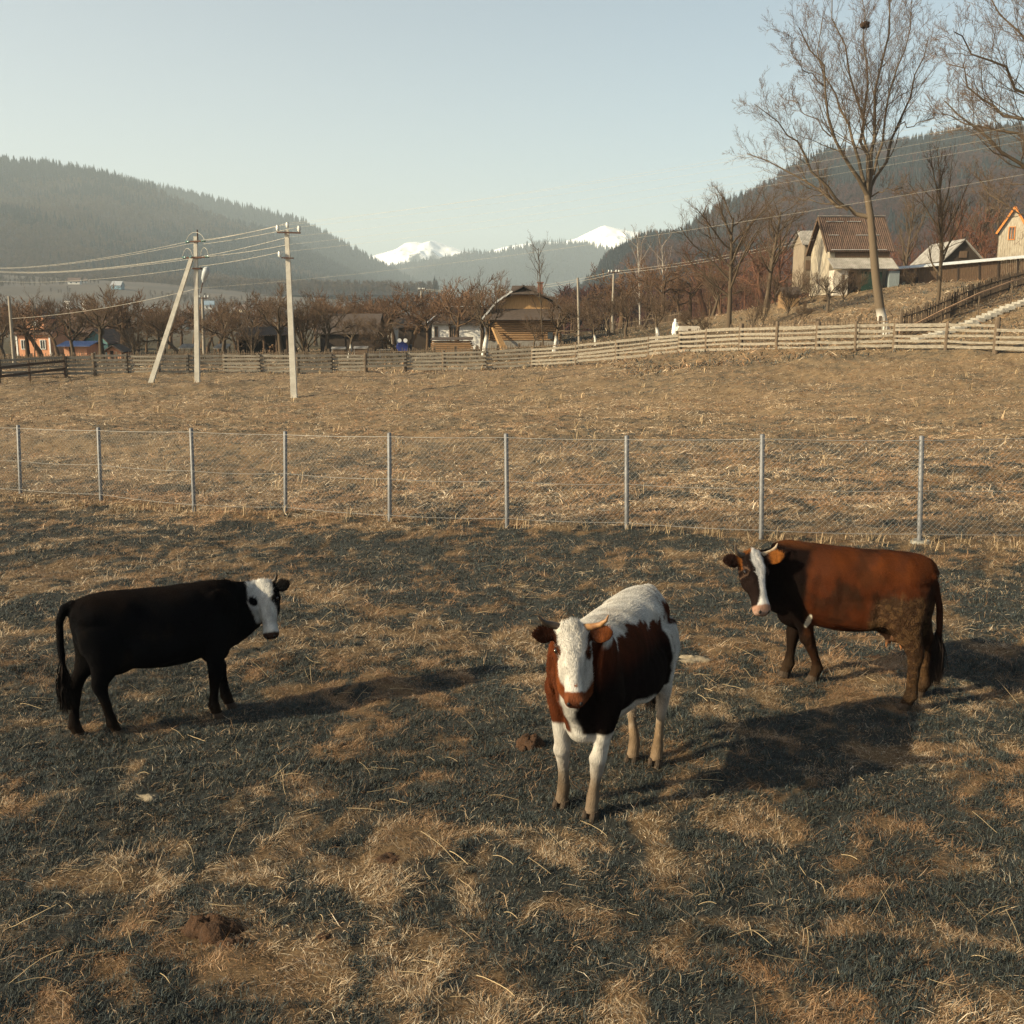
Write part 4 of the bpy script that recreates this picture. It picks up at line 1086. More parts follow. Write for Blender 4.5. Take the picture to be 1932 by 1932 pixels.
# --- white plank barn at the right edge
Y2 = 98.0; xa = xat(1886, Y2, 460); xb = xat(1933, Y2, 460)
t = root_at('barn', 'tall white plank barn with an orange window at the right edge', 'barn', (xa + xb) / 2, Y2)
zE = zat(434, Y2); zR = zat(391, Y2); t.rotation_euler = (0, 0, math.radians(-30))
rel(t, gable_walls(xa, xb, Y2, Y2 + 6, zat(525, Y2), zE, zR, 'y')).build('wall', M_PLANKW, t)
rel(t, gable_roof(xa, xb, Y2, Y2 + 6, zE, zR, 'y', .22)).build('roof', M_PURP, t)
m = MB(); n_ = 12
for i in range(n_ + 1):
    xx = xa + (xb - xa) * i / n_; m.box((xx, Y2 - .015, (zat(520, Y2) + zE) / 2), (.035, .03, zE - zat(520, Y2)))
rel(t, m).build('batten', M_PLANKW, t)
w_ = MB(); ww = window(t, 0, 0, 0, .5, 1.15, M_ORW); ww.location = Vector((xat(1909, Y2, 440), Y2, zat(440, Y2))) - Vector(t.location)
m = MB()
for s_ in (-1, 1): m.beam(((xa + xb) / 2, Y2 - .25, zR + .02), ((xa + xb) / 2 + s_ * ((xb - xa) / 2 + .24), Y2 - .25, zE - .3), .05, .18)
rel(t, m).build('barge_board', M_ORW, t)

# --- log house
Y2 = 90.0; xa = xat(922, Y2, 640); xb = xat(1054, Y2, 640); D = 6.0
t = root_at('log_house', 'log house with half-hipped dark roof and yellow board gable', 'house', (xa + xb) / 2, Y2)
zb = zat(668, Y2); zf = zat(643, Y2); zs = zat(604, Y2); zr = zat(541, Y2 + 1)
m = MB(); m.box(((xa + xb) / 2, Y2 + D / 2, (zb + zf) / 2), (xb - xa + .1, D + .1, zf - zb)); rel(t, m).build('foundation', M_STONE, t)
m = MB(); nl = 9; lh = (zs - zf) / nl
m.box(((xa + xb) / 2, Y2 + D / 2, (zf + zs) / 2), (xb - xa - .1, D - .1, zs - zf))
for i in range(nl):
    z = zf + (i + .5) * lh
    for yy in (Y2 + .02, Y2 + D - .02): m.tube([(xa - .25, yy, z), (xb + .25, yy, z)], lh * .52, 10)
    for xx in (xa + .02, xb - .02): m.tube([(xx, Y2 - .25, z + lh * .5), (xx, Y2 + D + .25, z + lh * .5)], lh * .5, 10)
rel(t, m).build('log_wall', M_LOG, t)
xm = (xa + xb) / 2; zg = zat(582, Y2)
m = MB(); m.prism([(xa + .3, Y2 + .35, zs), (xb - .3, Y2 + .35, zs), (xb - 1.0, Y2 + .35, zat(565, Y2)), (xm + .8, Y2 + .35, zat(556, Y2)), (xm - .8, Y2 + .35, zat(556, Y2)), (xa + 1.0, Y2 + .35, zat(565, Y2))], (0, D - .7, 0)); rel(t, m).build('gable', M_YEL, t)
rf = MB()
prof = [(xa - .55, zs - .05), (xa + .75, zat(572, Y2)), (xm - 1.0, zat(552, Y2)), (xm, zr), (xm + 1.0, zat(552, Y2)), (xb - .55, zat(566, Y2)), (xb + 1.2, zs + .1)]
for i in range(len(prof) - 1):
    (xA, zA), (xB, zB) = prof[i], prof[i + 1]
    slab(rf, (xA, Y2 - .3, zA + .12), (xB, Y2 - .3, zB + .12), (xB, Y2 + D + .3, zB + .12), (xA, Y2 + D + .3, zA + .12), .12)
roof = rel(t, rf).build('roof', M_ROOFD, t)
m = MB(); slab(m, (xm - 1.0, Y2 + .9, zr + .1), (xm + 1.0, Y2 + .9, zr + .1), (xm + 1.25, Y2 - .5, zat(555, Y2)), (xm - 1.25, Y2 - .5, zat(555, Y2)), .08); rel(t, m).build('half_hip', M_ROOFD, roof)
m = MB(); slab(m, (xa - .1, Y2 + .4, zg + .02), (xb + .1, Y2 + .4, zg + .02), (xb + .35, Y2 - .9, zs + .02), (xa - .35, Y2 - .9, zs + .02), .07); rel(t, m).build('pent_roof', M_ROOFD, t)
m = MB(); m.beam((xa - .62, Y2 - .33, zs + .05), (xa + .75, Y2 - .33, zat(571, Y2) + .1), .05, .14); m.beam((xa + .75, Y2 - .33, zat(571, Y2) + .1), (xm - 1.0, Y2 - .33, zat(552, Y2) + .12), .05, .14); rel(t, m).build('barge_board', M_TIN, t)
m = MB(); m.box((xb - .75, Y2 - .22, zat(633, Y2)), (.45, .1, .6)); rel(t, m).build('small_window', M_GLASS, t)
m = MB(); m.box((xm + 1.5, Y2 + 2.4, zr - .2), (.45, .45, 1.1)); m.box((xm + 1.5, Y2 + 2.4, zr + .4), (.6, .6, .1)); rel(t, m).build('chimney', M_BRICK, roof)
t = thing('plank_stack', 'bundle of long boards leaning against the log wall', 'boards', (xat(940, 88, 650), 88.4, G1(xat(940, 88, 650), 88.4)))
m = MB()
for i in range(7):
    a = Vector((xat(950, 88, 650) + i * .09 - .2, 88.2 + i * .05, t.location.z + .05)); b = Vector((xat(928, 89.6, 620) + i * .07, 89.55, zat(618 + i, 89.6)))
    m.beam(a, b, .14, .03, up=(0, 1, 0))
rel(t, m).build('boards', M_YEL, t)
# --- white house
Y2 = 100.0; xa = xat(815, Y2, 625); xb = xat(930, Y2, 625); D = 6.0
t = root_at('farmhouse', 'white-walled low house with a dark hipped roof', 'house', (xa + xb) / 2, Y2)
zs = zat(611, Y2); zr = zat(579, Y2 + 3)
m = MB(); m.box(((xa + xb) / 2, Y2 + D / 2, (zat(664, Y2) + zs) / 2), (xb - xa, D, zs - zat(664, Y2))); rel(t, m).build('wall', M_WHITE, t)
m = MB(); rl = (xat(841, Y2 + 3, 580), Y2 + 3, zr); rr_ = (xb - .5, Y2 + 3, zr)
e = [(xa - .45, Y2 - .45, zs - .02), (xb + .45, Y2 - .45, zs - .02), (xb + .45, Y2 + D + .45, zs - .02), (xa - .45, Y2 + D + .45, zs - .02)]
m.poly([e[0], e[1], rr_, rl]); m.poly([e[2], e[3], rl, rr_]); m.poly([e[3], e[0], rl]); m.poly([e[1], e[2], rr_]); m.poly(e[::-1])
roof = rel(t, m).build('roof', M_ROOFD, t)
m = MB(); m.beam(Vector(rl) + Vector((0, 0, .05)), Vector(rr_) + Vector((0, 0, .05)), .22, .08); m.beam(Vector(e[0]) + Vector((0, 0, .06)), Vector(rl) + Vector((0, 0, .06)), .18, .08); rel(t, m).build('ridge_cap', M_TIN, roof)
for px in (823, 852, 859):
    w_ = window(t, 0, 0, 0, .30, .95, mat('brown_white_frame', (.32, .22, .15), (.2, .13, .09), 3)); w_.location = Vector((xat(px, Y2, 625), Y2, zat(626, Y2))) - Vector(t.location)
# log pile in front
Y2 = 93.0
t = root_at('log_pile', 'long pile of sawn timber stacked before the white house', 'timber pile', xat(850, Y2, 650), Y2)
m = MB()
for r in range(6):
    for c_ in range(5):
        xx0 = xat(815 + random.uniform(-3, 3), Y2, 650); xx1 = xat(889 + random.uniform(-4, 4), Y2, 650)
        z = t.location.z + .1 + r * .17
        m.beam((xx0, Y2 + c_ * .3, z), (xx1, Y2 + c_ * .3, z + random.uniform(-.01, .01)), .24, .13)
rel(t, m).build('beams', M_LOG, t)
m = MB(); z = t.location.z + 1.2; slab(m, (xat(812, Y2, 640), Y2 + 1.6, z + .12), (xat(892, Y2, 640), Y2 + 1.6, z + .16), (xat(892, Y2, 640), Y2 - .3, z - .02), (xat(812, Y2, 640), Y2 - .3, z - .05), .05); rel(t, m).build('cover_sheet', M_ROOFD, t)

def barn(px0, px1, Y2, D, pys, pyr, label, wallm, roofm, name='barn', axis='x', cat='barn', door=None, ov=.4, corrn=None, chim=None, zb=None, extra=None):
    xa = xat(px0, Y2, 640); xb = xat(px1, Y2, 640)
    t = root_at(name, label, cat, (xa + xb) / 2, Y2)
    zb = t.location.z - .4; zs = zat(pys, Y2); zr = zat(pyr, Y2 + D / 2)
    rel(t, gable_walls(xa, xb, Y2, Y2 + D, zb, zs, zr, axis)).build('wall', wallm, t)
    rf = rel(t, gable_roof(xa, xb, Y2, Y2 + D, zs, zr, axis, ov, corrn)).build('roof', roofm, t)
    m = MB(); m.box((xa + (xb - xa) * .35, Y2 - .03, (zb + zs) / 2), ((xb - xa) * .22, .06, (zs - zb) * .85)); rel(t, m).build('door', door or M_BOARDD, t)
    for c_ in (chim or []):
        m = MB(); xc = xat(c_, Y2 + D / 2, 600); m.box((xc, Y2 + D / 2, zr + .25), (.5, .5, 1.3)); m.box((xc, Y2 + D / 2, zr + .95), (.65, .65, .12)); rel(t, m).build('chimney', M_WHITE, rf)
    return t
barn(604, 706, 98, 7, 627, 593, 'long dark barn with a low roof behind the bare trees', M_BOARDD, M_ROOFD)
barn(752, 806, 108, 6, 616, 602, 'low dark shed between the long barn and the white house', M_BOARDD, M_ROOFD, cat='shed', name='shed')
barn(100, 203, 128, 9, 625, 583, 'big brown tiled roof with two pale chimneys behind the orange house', M_BOARD, M_ROOFC, name='farmhouse', cat='house', chim=[131, 162])
barn(158, 202, 112, 5, 643, 621, 'small shed with a teal board gable', M_TEAL, M_ROOFC, axis='y', name='shed', cat='shed', door=M_BOARD)
barn(200, 226, 98, 3, 660, 651, 'tiny orange hut with a steep roof near the picket fence', M_ORANGE, M_ROOFD, axis='y', name='hut', cat='hut')
barn(119, 162, 100, 3.4, 652, 645, 'orange-walled shed under a blue sheet roof', M_ORANGE, M_BLUER, name='shed', cat='shed', ov=.5, corrn=20)
barn(690, 742, 135, 6, 606, 592, 'distant grey shed beyond the long dark barn', M_PLASTER, M_ROOFD, name='shed', cat='shed')
# open woodshed
Y2 = 94.0; xa = xat(447, Y2, 640); xb = xat(543, Y2, 640)
t = root_at('woodshed', 'long open woodshed with a sagging sheet roof', 'shed', (xa + xb) / 2, Y2)
zz = zat(633, Y2); zb = t.location.z - .3
m = MB(); corr(m, (xa - .3, Y2 + 3.4, zz + .7), (xb + .3, Y2 + 3.4, zz + .85), (xb + .3, Y2 - .4, zz + .1), (xa - .3, Y2 - .4, zz - .05), 26); rel(t, m).build('roof', M_ROOFD, t)
m = MB(); m.box(((xa + xb) / 2, Y2 + 3.2, (zb + zz) / 2 + .2), (xb - xa, .1, zz - zb + .5)); m.box((xa, Y2 + 1.6, (zb + zz) / 2 + .1), (.1, 3.0, zz - zb + .1)); rel(t, m).build('back_wall', M_BOARDD, t)
for q in (.02, .27, .52, .77, .98): m = MB(); m.beam((xa + (xb - xa) * q, Y2, zb), (xa + (xb - xa) * q, Y2, zz + .05), .14, .14, up=(0, 1, 0)); rel(t, m).build('post', M_BOARD, t)
t2 = thing('woodpile', 'heap of split firewood under the open woodshed roof', 'firewood', (xa + 3.2, Y2 + .8, G1(xa + 3.2, Y2 + .8)))
m = MB(); rg2 = random.Random(4)
for i in range(150):
    x = rg2.gauss(0, .8); z = max(.06, rg2.random() * (1.1 - abs(x) * .5)); y = rg2.uniform(-.5, .5)
    a = rg2.uniform(-.5, .5); m.beam((x, y, z), (x + .35 * math.sin(a), y - .35 * math.cos(a), z + rg2.uniform(-.05, .1)), .1, .09)
m.build('split_logs', M_LOG, t2)
# small open shelters
for px, lab in ((349, 'small lean-to roof left of the braced pole'), (415, 'small sheet roof on posts right of the braced pole')):
    Y2 = 86.0; xa = xat(px - 12, Y2, 655); xb = xat(px + 14, Y2, 655); t = root_at('shelter', lab, 'shelter', (xa + xb) / 2, Y2, 'small sheet shelters behind the picket fence')
    z = zat(655, Y2); m = MB(); corr(m, (xa, Y2 + 1.2, z + .25), (xb, Y2 + 1.2, z + .25), (xb, Y2 - .2, z - .08), (xa, Y2 - .2, z - .08), 8); rel(t, m).build('roof', M_ROOFG, t)
    for xx in (xa + .1, xb - .1):
        m = MB(); m.beam((xx, Y2, t.location.z - .2), (xx, Y2, z - .05), .09, .09, up=(0, 1, 0)); rel(t, m).build('post', M_BOARD, t); m = MB(); m.beam((xx, Y2 + 1.1, t.location.z - .2), (xx, Y2 + 1.1, z + .18), .09, .09, up=(0, 1, 0)); rel(t, m).build('post', M_BOARD, t)
# --- orange house
Y2 = 114.0; xa = xat(31, Y2, 650); xb = xat(95, Y2, 650); D = 6.0
t = root_at('farmhouse', 'orange rendered house with white trim and a gabled dormer', 'house', (xa + xb) / 2, Y2)
zb = t.location.z - .3; zs = zat(629, Y2); zr = zat(604, Y2 + 3)
rel(t, gable_walls(xa, xb, Y2, Y2 + D, zb, zs, zr, 'x')).build('wall', M_ORANGE, t)
rel(t, gable_roof(xa, xb, Y2, Y2 + D, zs, zr, 'x', .35)).build('roof', M_ROOFC, t)
da = xat(50, Y2, 610); db = xat(83, Y2, 610)
dm = rel(t, gable_walls(da, db, Y2 - .05, Y2 + 3.0, zat(622, Y2), zat(599, Y2), zat(584, Y2), 'y')).build('dormer', M_ORANGE, t)
rel(t, gable_roof(da, db, Y2 - .05, Y2 + 3.0, zat(599, Y2), zat(584, Y2), 'y', .18)).build('dormer_roof', M_ROOFC, dm)
for px, py, w_, h_ in ((45, 650, .55, 1.0), (81, 650, .55, 1.0)):
    w = window(t, 0, 0, 0, w_, h_, M_WHITE); w.location = Vector((xat(px, Y2, 650), Y2, zat(py, Y2))) - Vector(t.location)
w = window(t, 0, 0, 0, .5, .6, M_WHITE); w.location = Vector((xat(67, Y2, 610), Y2 - .05, zat(610, Y2))) - Vector(t.location)
m = MB()
for xx in (xa + .06, xb - .06): m.box((xx, Y2 - .02, (zb + zs) / 2), (.16, .05, zs - zb))
m.box(((xa + xb) / 2, Y2 - .02, zs - .1), (xb - xa - .3, .05, .14)); rel(t, m).build('white_trim', M_WHITE, t)

# --- beehives
def hive(px, label):
    Y2 = 82.0; b = on(px, Y2); t = thing('beehive', label, 'beehive', tuple(b), 0, 'beehives behind the picket fence')
    m = MB(); m.box((0, 0, .55), (1.0, .55, .55)); m.build('body', M_BOARD, t)
    m = MB(); m.prism([(-.58, -.36, .83), (-.58, .36, .83), (-.58, 0, 1.02)], (1.16, 0, 0)); m.build('roof', M_ROOFG, t)
    m = MB(); m.box((-.512, 0, .55), (.02, .5, .5)); m.build('end_board', M_WHITE, t)
    for x in (-.4, .4):
        for y in (-.2, .2): m = MB(); m.box((x, y, .14), (.08, .08, .28)); m.build('leg', M_BOARD, t)
hive(640, 'left of two beehives before the dark barn'); hive(682, 'right of two beehives before the dark barn')
# --- small blue tractor
b = on(759, 84); t = thing('tractor', 'small blue tractor with round white lamps behind the spreading tree', 'tractor', tuple(b), .15)
MBL = mat('blue_enamel', (.035, .05, .22), (.025, .035, .15), 3, .5)
m = MB(); m.box((0, 0, .75), (.9, 1.5, .5)); m.prism([(-.38, -.75, 1.0), (.38, -.75, 1.0), (.30, -.75, 1.22), (-.30, -.75, 1.22)], (0, 1.2, 0)); m.build('body', MBL, t)
for sx in (-1, 1):
    m = MB(); m.tube([(sx * .72 - .12, .5, .5), (sx * .72 + .12, .5, .5)], .5, 20); w_ = m.build('wheel', mat('rubber', (.03, .028, .026), (.02, .02, .02), 5), t)
    m = MB(); m.tube([(sx * .72 - .135, .5, .5), (sx * .72 + .135, .5, .5)], .24, 16); m.build('rim', M_WHITE, w_)
    m = MB(); m.tube([(sx * .62 - .08, -.7, .32), (sx * .62 + .08, -.7, .32)], .32, 18); w_ = m.build('wheel', bpy.data.materials['rubber'], t)
    m = MB(); m.tube([(sx * .62 - .09, -.7, .32), (sx * .62 + .09, -.7, .32)], .2, 16); m.build('rim', M_WHITE, w_)
    m = MB(); blob_ = [(sx * .24, -.84, 1.32)]; m.tube([(sx * .24, -.80, 1.36), (sx * .24, -.90, 1.36)], [.16, .17], 16); m.build('headlight', M_WHITE, t)
m = MB(); m.box((0, .55, 1.15), (.5, .45, .1)); m.box((0, .78, 1.4), (.5, .08, .45)); m.build('seat', M_BOARDD, t)
# --- garden bench table
b = on(729, 85); t = thing('garden_table', 'low wooden table with pale top beside the blue tractor', 'table', tuple(b), .1)
m = MB(); m.box((0, 0, .62), (1.5, .7, .07)); m.build('tabletop', M_PLANKW, t)
M_PB = mat('pale_blue_paint', (.3, .42, .5), (.22, .32, .4), 3)
for sx in (-1, 1):
    for sy in (-1, 1): m = MB(); m.box((sx * .55, sy * .25, .29), (.08, .08, .58)); m.build('leg', M_PB, t)
# --- little stone shelter near the fence
b = on(1296, 62); t = thing('well_house', 'little stone shelter with flat roof beside a white statue', 'shelter', tuple(b), 0)
m = MB(); m.box((-.5, 0, .42), (.16, .9, .95)); m.box((.5, 0, .42), (.16, .9, .95)); m.box((0, .4, .42), (.84, .12, .95)); m.build('wall', M_STONE, t)
m = MB(); m.prism([(-.75, -.6, .9), (.75, -.6, .9), (.6, -.6, 1.18), (-.6, -.6, 1.18)], (0, 1.2, 0)); m.build('roof', M_PLASTER, t)
b = on(1272, 62); t = thing('statue', 'small white draped statue standing left of the stone shelter', 'statue', tuple(b), 0)
m = MB(); m.box((0, 0, .35), (.4, .4, .9)); m.build('pedestal', M_STONE, t)
m = MB(); m.tube([(0, 0, .8), (0, 0, 1.0), (0, 0, 1.3), (.02, 0, 1.5), (.02, 0, 1.58), (.02, 0, 1.66), (.02, 0, 1.74)], [.2, .18, .15, .14, .06, .085, .04], 12); m.tube([(.1, -.03, 1.45), (.2, -.08, 1.25), (.08, -.15, 1.2)], .045, 8); m.build('figure', M_WHITE, t)
# ---------------------------------------------------------------- fences
M_PLANK = mat('weathered_fence_boards', (.27, .24, .195), (.15, .125, .095), 4, .95, stretch=(.6, 3, 5), bump=.008)
M_POST = mat('weathered_posts', (.15, .11, .075), (.07, .05, .035), 8, .95, stretch=(3, 3, .5), bump=.01)
M_PICKET = mat('old_pickets', (.17, .125, .085), (.09, .065, .045), 5, .95, stretch=(4, 4, .5))
M_STEEL = mat('galvanised_steel', (.17, .17, .175), (.12, .12, .125), 10, .55, metal=.3)
M_WIRE = mat('galvanised_wire', (.26, .25, .235), (.20, .19, .18), 8, .55, metal=.3)
M_FOOT = mat('footing_concrete', (.24, .23, .20), (.15, .14, .12), 6, .95, bump=.01)
M_STEP = mat('step_concrete', (.36, .34, .30), (.22, .20, .17), 5, .95, bump=.01)
M_CONC = mat('concrete', (.50, .47, .41), (.38, .35, .30), 3, .95, bump=.006)
random.seed(5)
fr = thing('plank_fence', 'long weathered plank fence with five boards between stout posts', 'fence', (xat(1005, 60, 694), 60, G1(xat(1005, 60, 694), 60)))
TOPS = [678, 676, 666, 667, 669, 670, 667, 666, 668, 668, 666, 666, 662, 661, 657, 646, 642, 636, 624, 618, 610, 606, 606, 606, 608, 606, 598, 606]
pts = []
W2 = [(-140, 724, 53)] + WOOD; T2 = [686] + TOPS
for i, ((px, py, Y), tp) in enumerate(zip(W2, T2)):
    b = on(px, Y); z = G1(b.x, Y); tz = max(z + 1.1, P(px, tp, Y).z); tz = min(tz, z + 1.65)
    pts.append((Vector((b.x, Y, z)), tz - z))
    m = MB(); thick = .20 if i % 2 else .15
    lean = Vector((random.uniform(-.03, .03), random.uniform(-.03, .03), 0))
    m.tube([(b.x, Y, z - .3), Vector((b.x, Y, z + (tz - z) * .5)) + lean * .5, Vector((b.x, Y, tz - .05)) + lean, Vector((b.x, Y, tz)) + lean], [thick * .62, thick * .6, thick * .58, thick * .42], 8)
    rel(fr, m).build('post', M_POST, fr)
for i in range(len(pts) - 1):
    (a, ha), (b, hb) = pts[i], pts[i + 1]
    ht = min(ha, hb, 1.2) * .86
    for k in range(5):
        if random.random() < .04: continue
        zz = .14 + ht * k / 4.4; hgt = random.uniform(.085, .14) * (1.15 if k in (0, 4) else 1)
        m = MB(); j1 = random.uniform(-.035, .035); j2 = random.uniform(-.035, .035)
        off = Vector((0, -.10 - .02 * (k % 2), 0)) if i % 2 else Vector((0, .03, 0))
        sag = random.uniform(-.03, .01); p0 = a + Vector((-.08, 0, zz + j1)) + off; p1 = b + Vector((.08, 0, zz + j2)) + off; mid = p0.lerp(p1, .5) + Vector((0, random.uniform(-.02, .02), sag))
        m.beam(p0, mid, .03, hgt); m.beam(mid, p1, .03, hgt * random.uniform(.9, 1.05))
        rel(fr, m).build('board', M_PLANK, fr)

def picket(name, label, line, h, gap, seed, material=M_PICKET, w_=.06):
    rg_ = random.Random(seed)
    L = [on(px, Y) for px, Y in line]
    t = thing(name, label, 'fence', tuple(L[0]))
    for i in range(len(L) - 1):
        a, b = L[i], L[i + 1]; d = (b - a); n_ = max(1, int(d.length / gap)); m = MB()
        for k in range(n_):
            q = (k + .5) / n_; p = a.lerp(b, q); z = G1(p.x, p.y); hh = h * rg_.uniform(.88, 1.06); ln = rg_.uniform(-.03, .03)
            if rg_.random() < .04: continue
            m.beam((p.x, p.y, z + .03), (p.x + ln, p.y, z + hh), w_ * rg_.uniform(.7, 1.1), .022, up=(0, 1, 0), taper=.8)
        rel(t, m).build('picket_panel', material, t)
        m = MB()
        for f in (.28, .78): m.beam((a.x, a.y + .04, G1(a.x, a.y) + h * f), (b.x, b.y + .04, G1(b.x, b.y) + h * f), .04, .06)
        rel(t, m).build('rail', material, t)
        m = MB(); z = G1(a.x, a.y); m.beam((a.x, a.y + .12, z - .2), (a.x, a.y + .12, z + h * 1.05), .13, .13, up=(0, 1, 0)); rel(t, m).build('post', M_POST, t)
    return t
line = [(px, np.interp(px, [-60, 240, 700, 1000, 1150, 1300, 1400, 1700], [75, 74, 71, 68, 65, 60, 57, 49.3])) for px in np.arange(-60, 1701, 40)]
picket('picket_fence', 'old grey picket fence running behind the plank fence', line, 1.02, .17, 3)
picket('picket_fence', 'dark picket fence climbing the slope beside the steps', [(1700, 49.2), (1745, 51), (1790, 53.5), (1830, 56.5), (1865, 60), (1900, 64), (1945, 68)], 1.25, .17, 4, mat('dark_pickets', (.085, .06, .042), (.045, .032, .023), 5, stretch=(4, 4, .5)))
picket('picket_fence', 'short far picket fence below the brown thicket', [(1118, 96), (1160, 96), (1200, 95), (1240, 93), (1285, 90)], 1.1, .2, 5, w_=.08)
# dark two-rail fence at the left edge
t = thing('rail_fence', 'dark two-rail fence joining the plank fence at the left edge', 'fence', tuple(on(56, 53)))
M_DR = mat('dark_rails', (.075, .045, .030), (.04, .026, .018), 5, stretch=(.6, 3, 3))
ra = [on(123, 56.6), on(57, 53.2), on(0, 50.5), on(-90, 47)]
for p, h in zip(ra, (1.2, 1.0, 1.15, 1.1)):
    m = MB(); m.beam((p.x, p.y, G1(p.x, p.y) - .2), (p.x, p.y, G1(p.x, p.y) + h), .09, .09, up=(0, 1, 0)); rel(t, m).build('post', M_DR, t)
for i in range(3):
    for hh in (.42, .85):
        m = MB(); a, b = ra[i], ra[i + 1]; m.beam((a.x, a.y - .06, G1(a.x, a.y) + hh), (b.x, b.y - .06, G1(b.x, b.y) + hh), .05, .13); rel(t, m).build('rail', M_DR, t)

# wire-mesh fence
cf = thing('wire_fence', 'galvanised chain-link fence on thin steel posts across the pasture', 'fence', tuple(on(957, 16.3)))
CT = [802, 808, 812, 815, 818, 820, 822, 822, 822]
CH = [(-115, 931, 22.0, 797)] + [(c[0], c[1], c[2], tt) for c, tt in zip(CHAIN, CT)] + [(2085, 1024, 14.4, 812)]
cp = []
for px, py, Y, tp in CH:
    b = on(px, Y, True); top = Vector((random.gauss(0, .014), 0, random.gauss(0, .012))) + P(px - (5 if px < 400 else 0) + (4 if px > 1700 else 0), tp, Y)
    cp.append((Vector((b.x, Y, G1(b.x, Y))), Vector((top.x, Y, top.z))))
    m = MB(); m.tube([Vector((b.x, Y, b.z - .2)), Vector((top.x, Y, top.z)), Vector((top.x, Y, top.z + .012))], [.036, .036, .02], 12); rel(cf, m).build('post', M_STEEL, cf)
m = MB(); b = cp[9][0]; zc = float(G([b.x], [b.y])[0]); m.tube([(b.x, b.y, zc - .05), (b.x, b.y, zc + .03)], [.17, .14], 9); rel(cf, m).build('concrete_footing', M_FOOT, cf)
for i in range(len(cp) - 1):
    (a0, a1), (b0, b1) = cp[i], cp[i + 1]
    lv = []
    for f, sg, rr in ((.965, .012, .0055), (.50, .03, .0042), (.09, .02, .0042)):
        m = MB(); pa = a0.lerp(a1, f); pb = b0.lerp(b1, f); n_ = 8
        pl = [pa.lerp(pb, q / n_) + Vector((0, -.03, -sg * 4 * (q / n_) * (1 - q / n_))) for q in range(n_ + 1)]
        m.tube(pl, rr, 6); rel(cf, m).build('line_wire', M_WIRE, cf)
        for p in (pa, pb):
            pass
    # mesh: zigzag wires crossing in diamonds
    H0, H1 = .08, .955; Wd = (b0 - a0).length; cell = .085; nc_ = int(Wd / cell); hh = (a1 - a0).length * (H1 - H0); nr_ = int(hh / cell)
    V = []; Fc = []
    def pt(u, v):
        u_ = min(max(u, 0), 1); base = a0.lerp(b0, u_); top = a1.lerp(b1, u_)
        f = H0 + (H1 - H0) * v
        s_ = 4 * u_ * (1 - u_)
        return base.lerp(top, f) + Vector((0, -.035, -.02 * s_ * (1 - .4 * v)))
    def wire(u0, v0, u1, v1, r=.0018):
        k = 4; P_ = [pt(u0 + (u1 - u0) * j / k, v0 + (v1 - v0) * j / k) for j in range(k + 1)]
        bb = len(V)
        for p in P_:
            V.append((p.x, p.y, p.z + r)); V.append((p.x, p.y - r, p.z - r)); V.append((p.x, p.y + r, p.z - r))
        for j in range(k):
            q = bb + j * 3
            for e, f in ((0, 1), (1, 2), (2, 0)): Fc.append((q + e, q + f, q + 3 + f, q + 3 + e))
    rise = nr_ / max(1, nc_)     # columns a diagonal needs to climb the whole height
    for k in range(-nr_, nc_ + 1):
        u0 = k / nc_; u1 = (k + nr_) / nc_; v0, v1 = 0.0, 1.0
        if u0 < 0: v0 = -u0 / (u1 - u0); u0 = 0
        if u1 > 1: v1 = v0 + (1 - v0) * (1 - u0) / (u1 - u0) if u1 > u0 else 1; u1 = 1
        if u1 <= u0: continue
        wire(u0, v0, u1, v1); wire(u0, 1 - v0, u1, 1 - v1)
    V = np.array(V) - np.array(cf.location)
    np_mesh('mesh_panel', V, np.array(Fc), 4, M_WIRE, cf)

# ---- garden steps and hand rail on the right slope
st = thing('stone_steps', 'pale concrete steps climbing the slope at the right', 'steps', tuple(on(1732, 47.5)))
n_ = 24
for i in range(n_):
    q = i / (n_ - 1); px = 1732 + (1990 - 1732) * q; Y = 47.2 + 7.5 * q
    b = on(px, Y); m = MB(); m.box((b.x, Y, G1(b.x, Y) + .04), (.34, .95, .20), jit=.012); rel(st, m).build('step', M_STEP, st)
hr = thing('hand_rail', 'long thin wooden hand rail rising beside the steps', 'hand rail', tuple(on(1725, 47.8)))
RP = [on(1700, 48.3), on(1780, 49.6), on(1850, 52), on(1912, 54), on(1990, 57)]
m = MB()
hp = [Vector((p.x, p.y + .3, G1(p.x, p.y) + h)) for p, h in zip(RP, (.35, .95, 1.1, 1.15, 1.2))]
for i in range(4): m.beam(hp[i], hp[i + 1], .06, .07)
rel(hr, m).build('rail', mat('rail_wood', (.36, .22, .13), (.25, .15, .09), 4), hr)
for p in hp[1:]:
    m = MB(); m.beam((p.x, p.y, G1(p.x, p.y) - .1), (p.x, p.y, p.z), .05, .05, up=(0, 1, 0)); rel(hr, m).build('post', M_POST, hr)

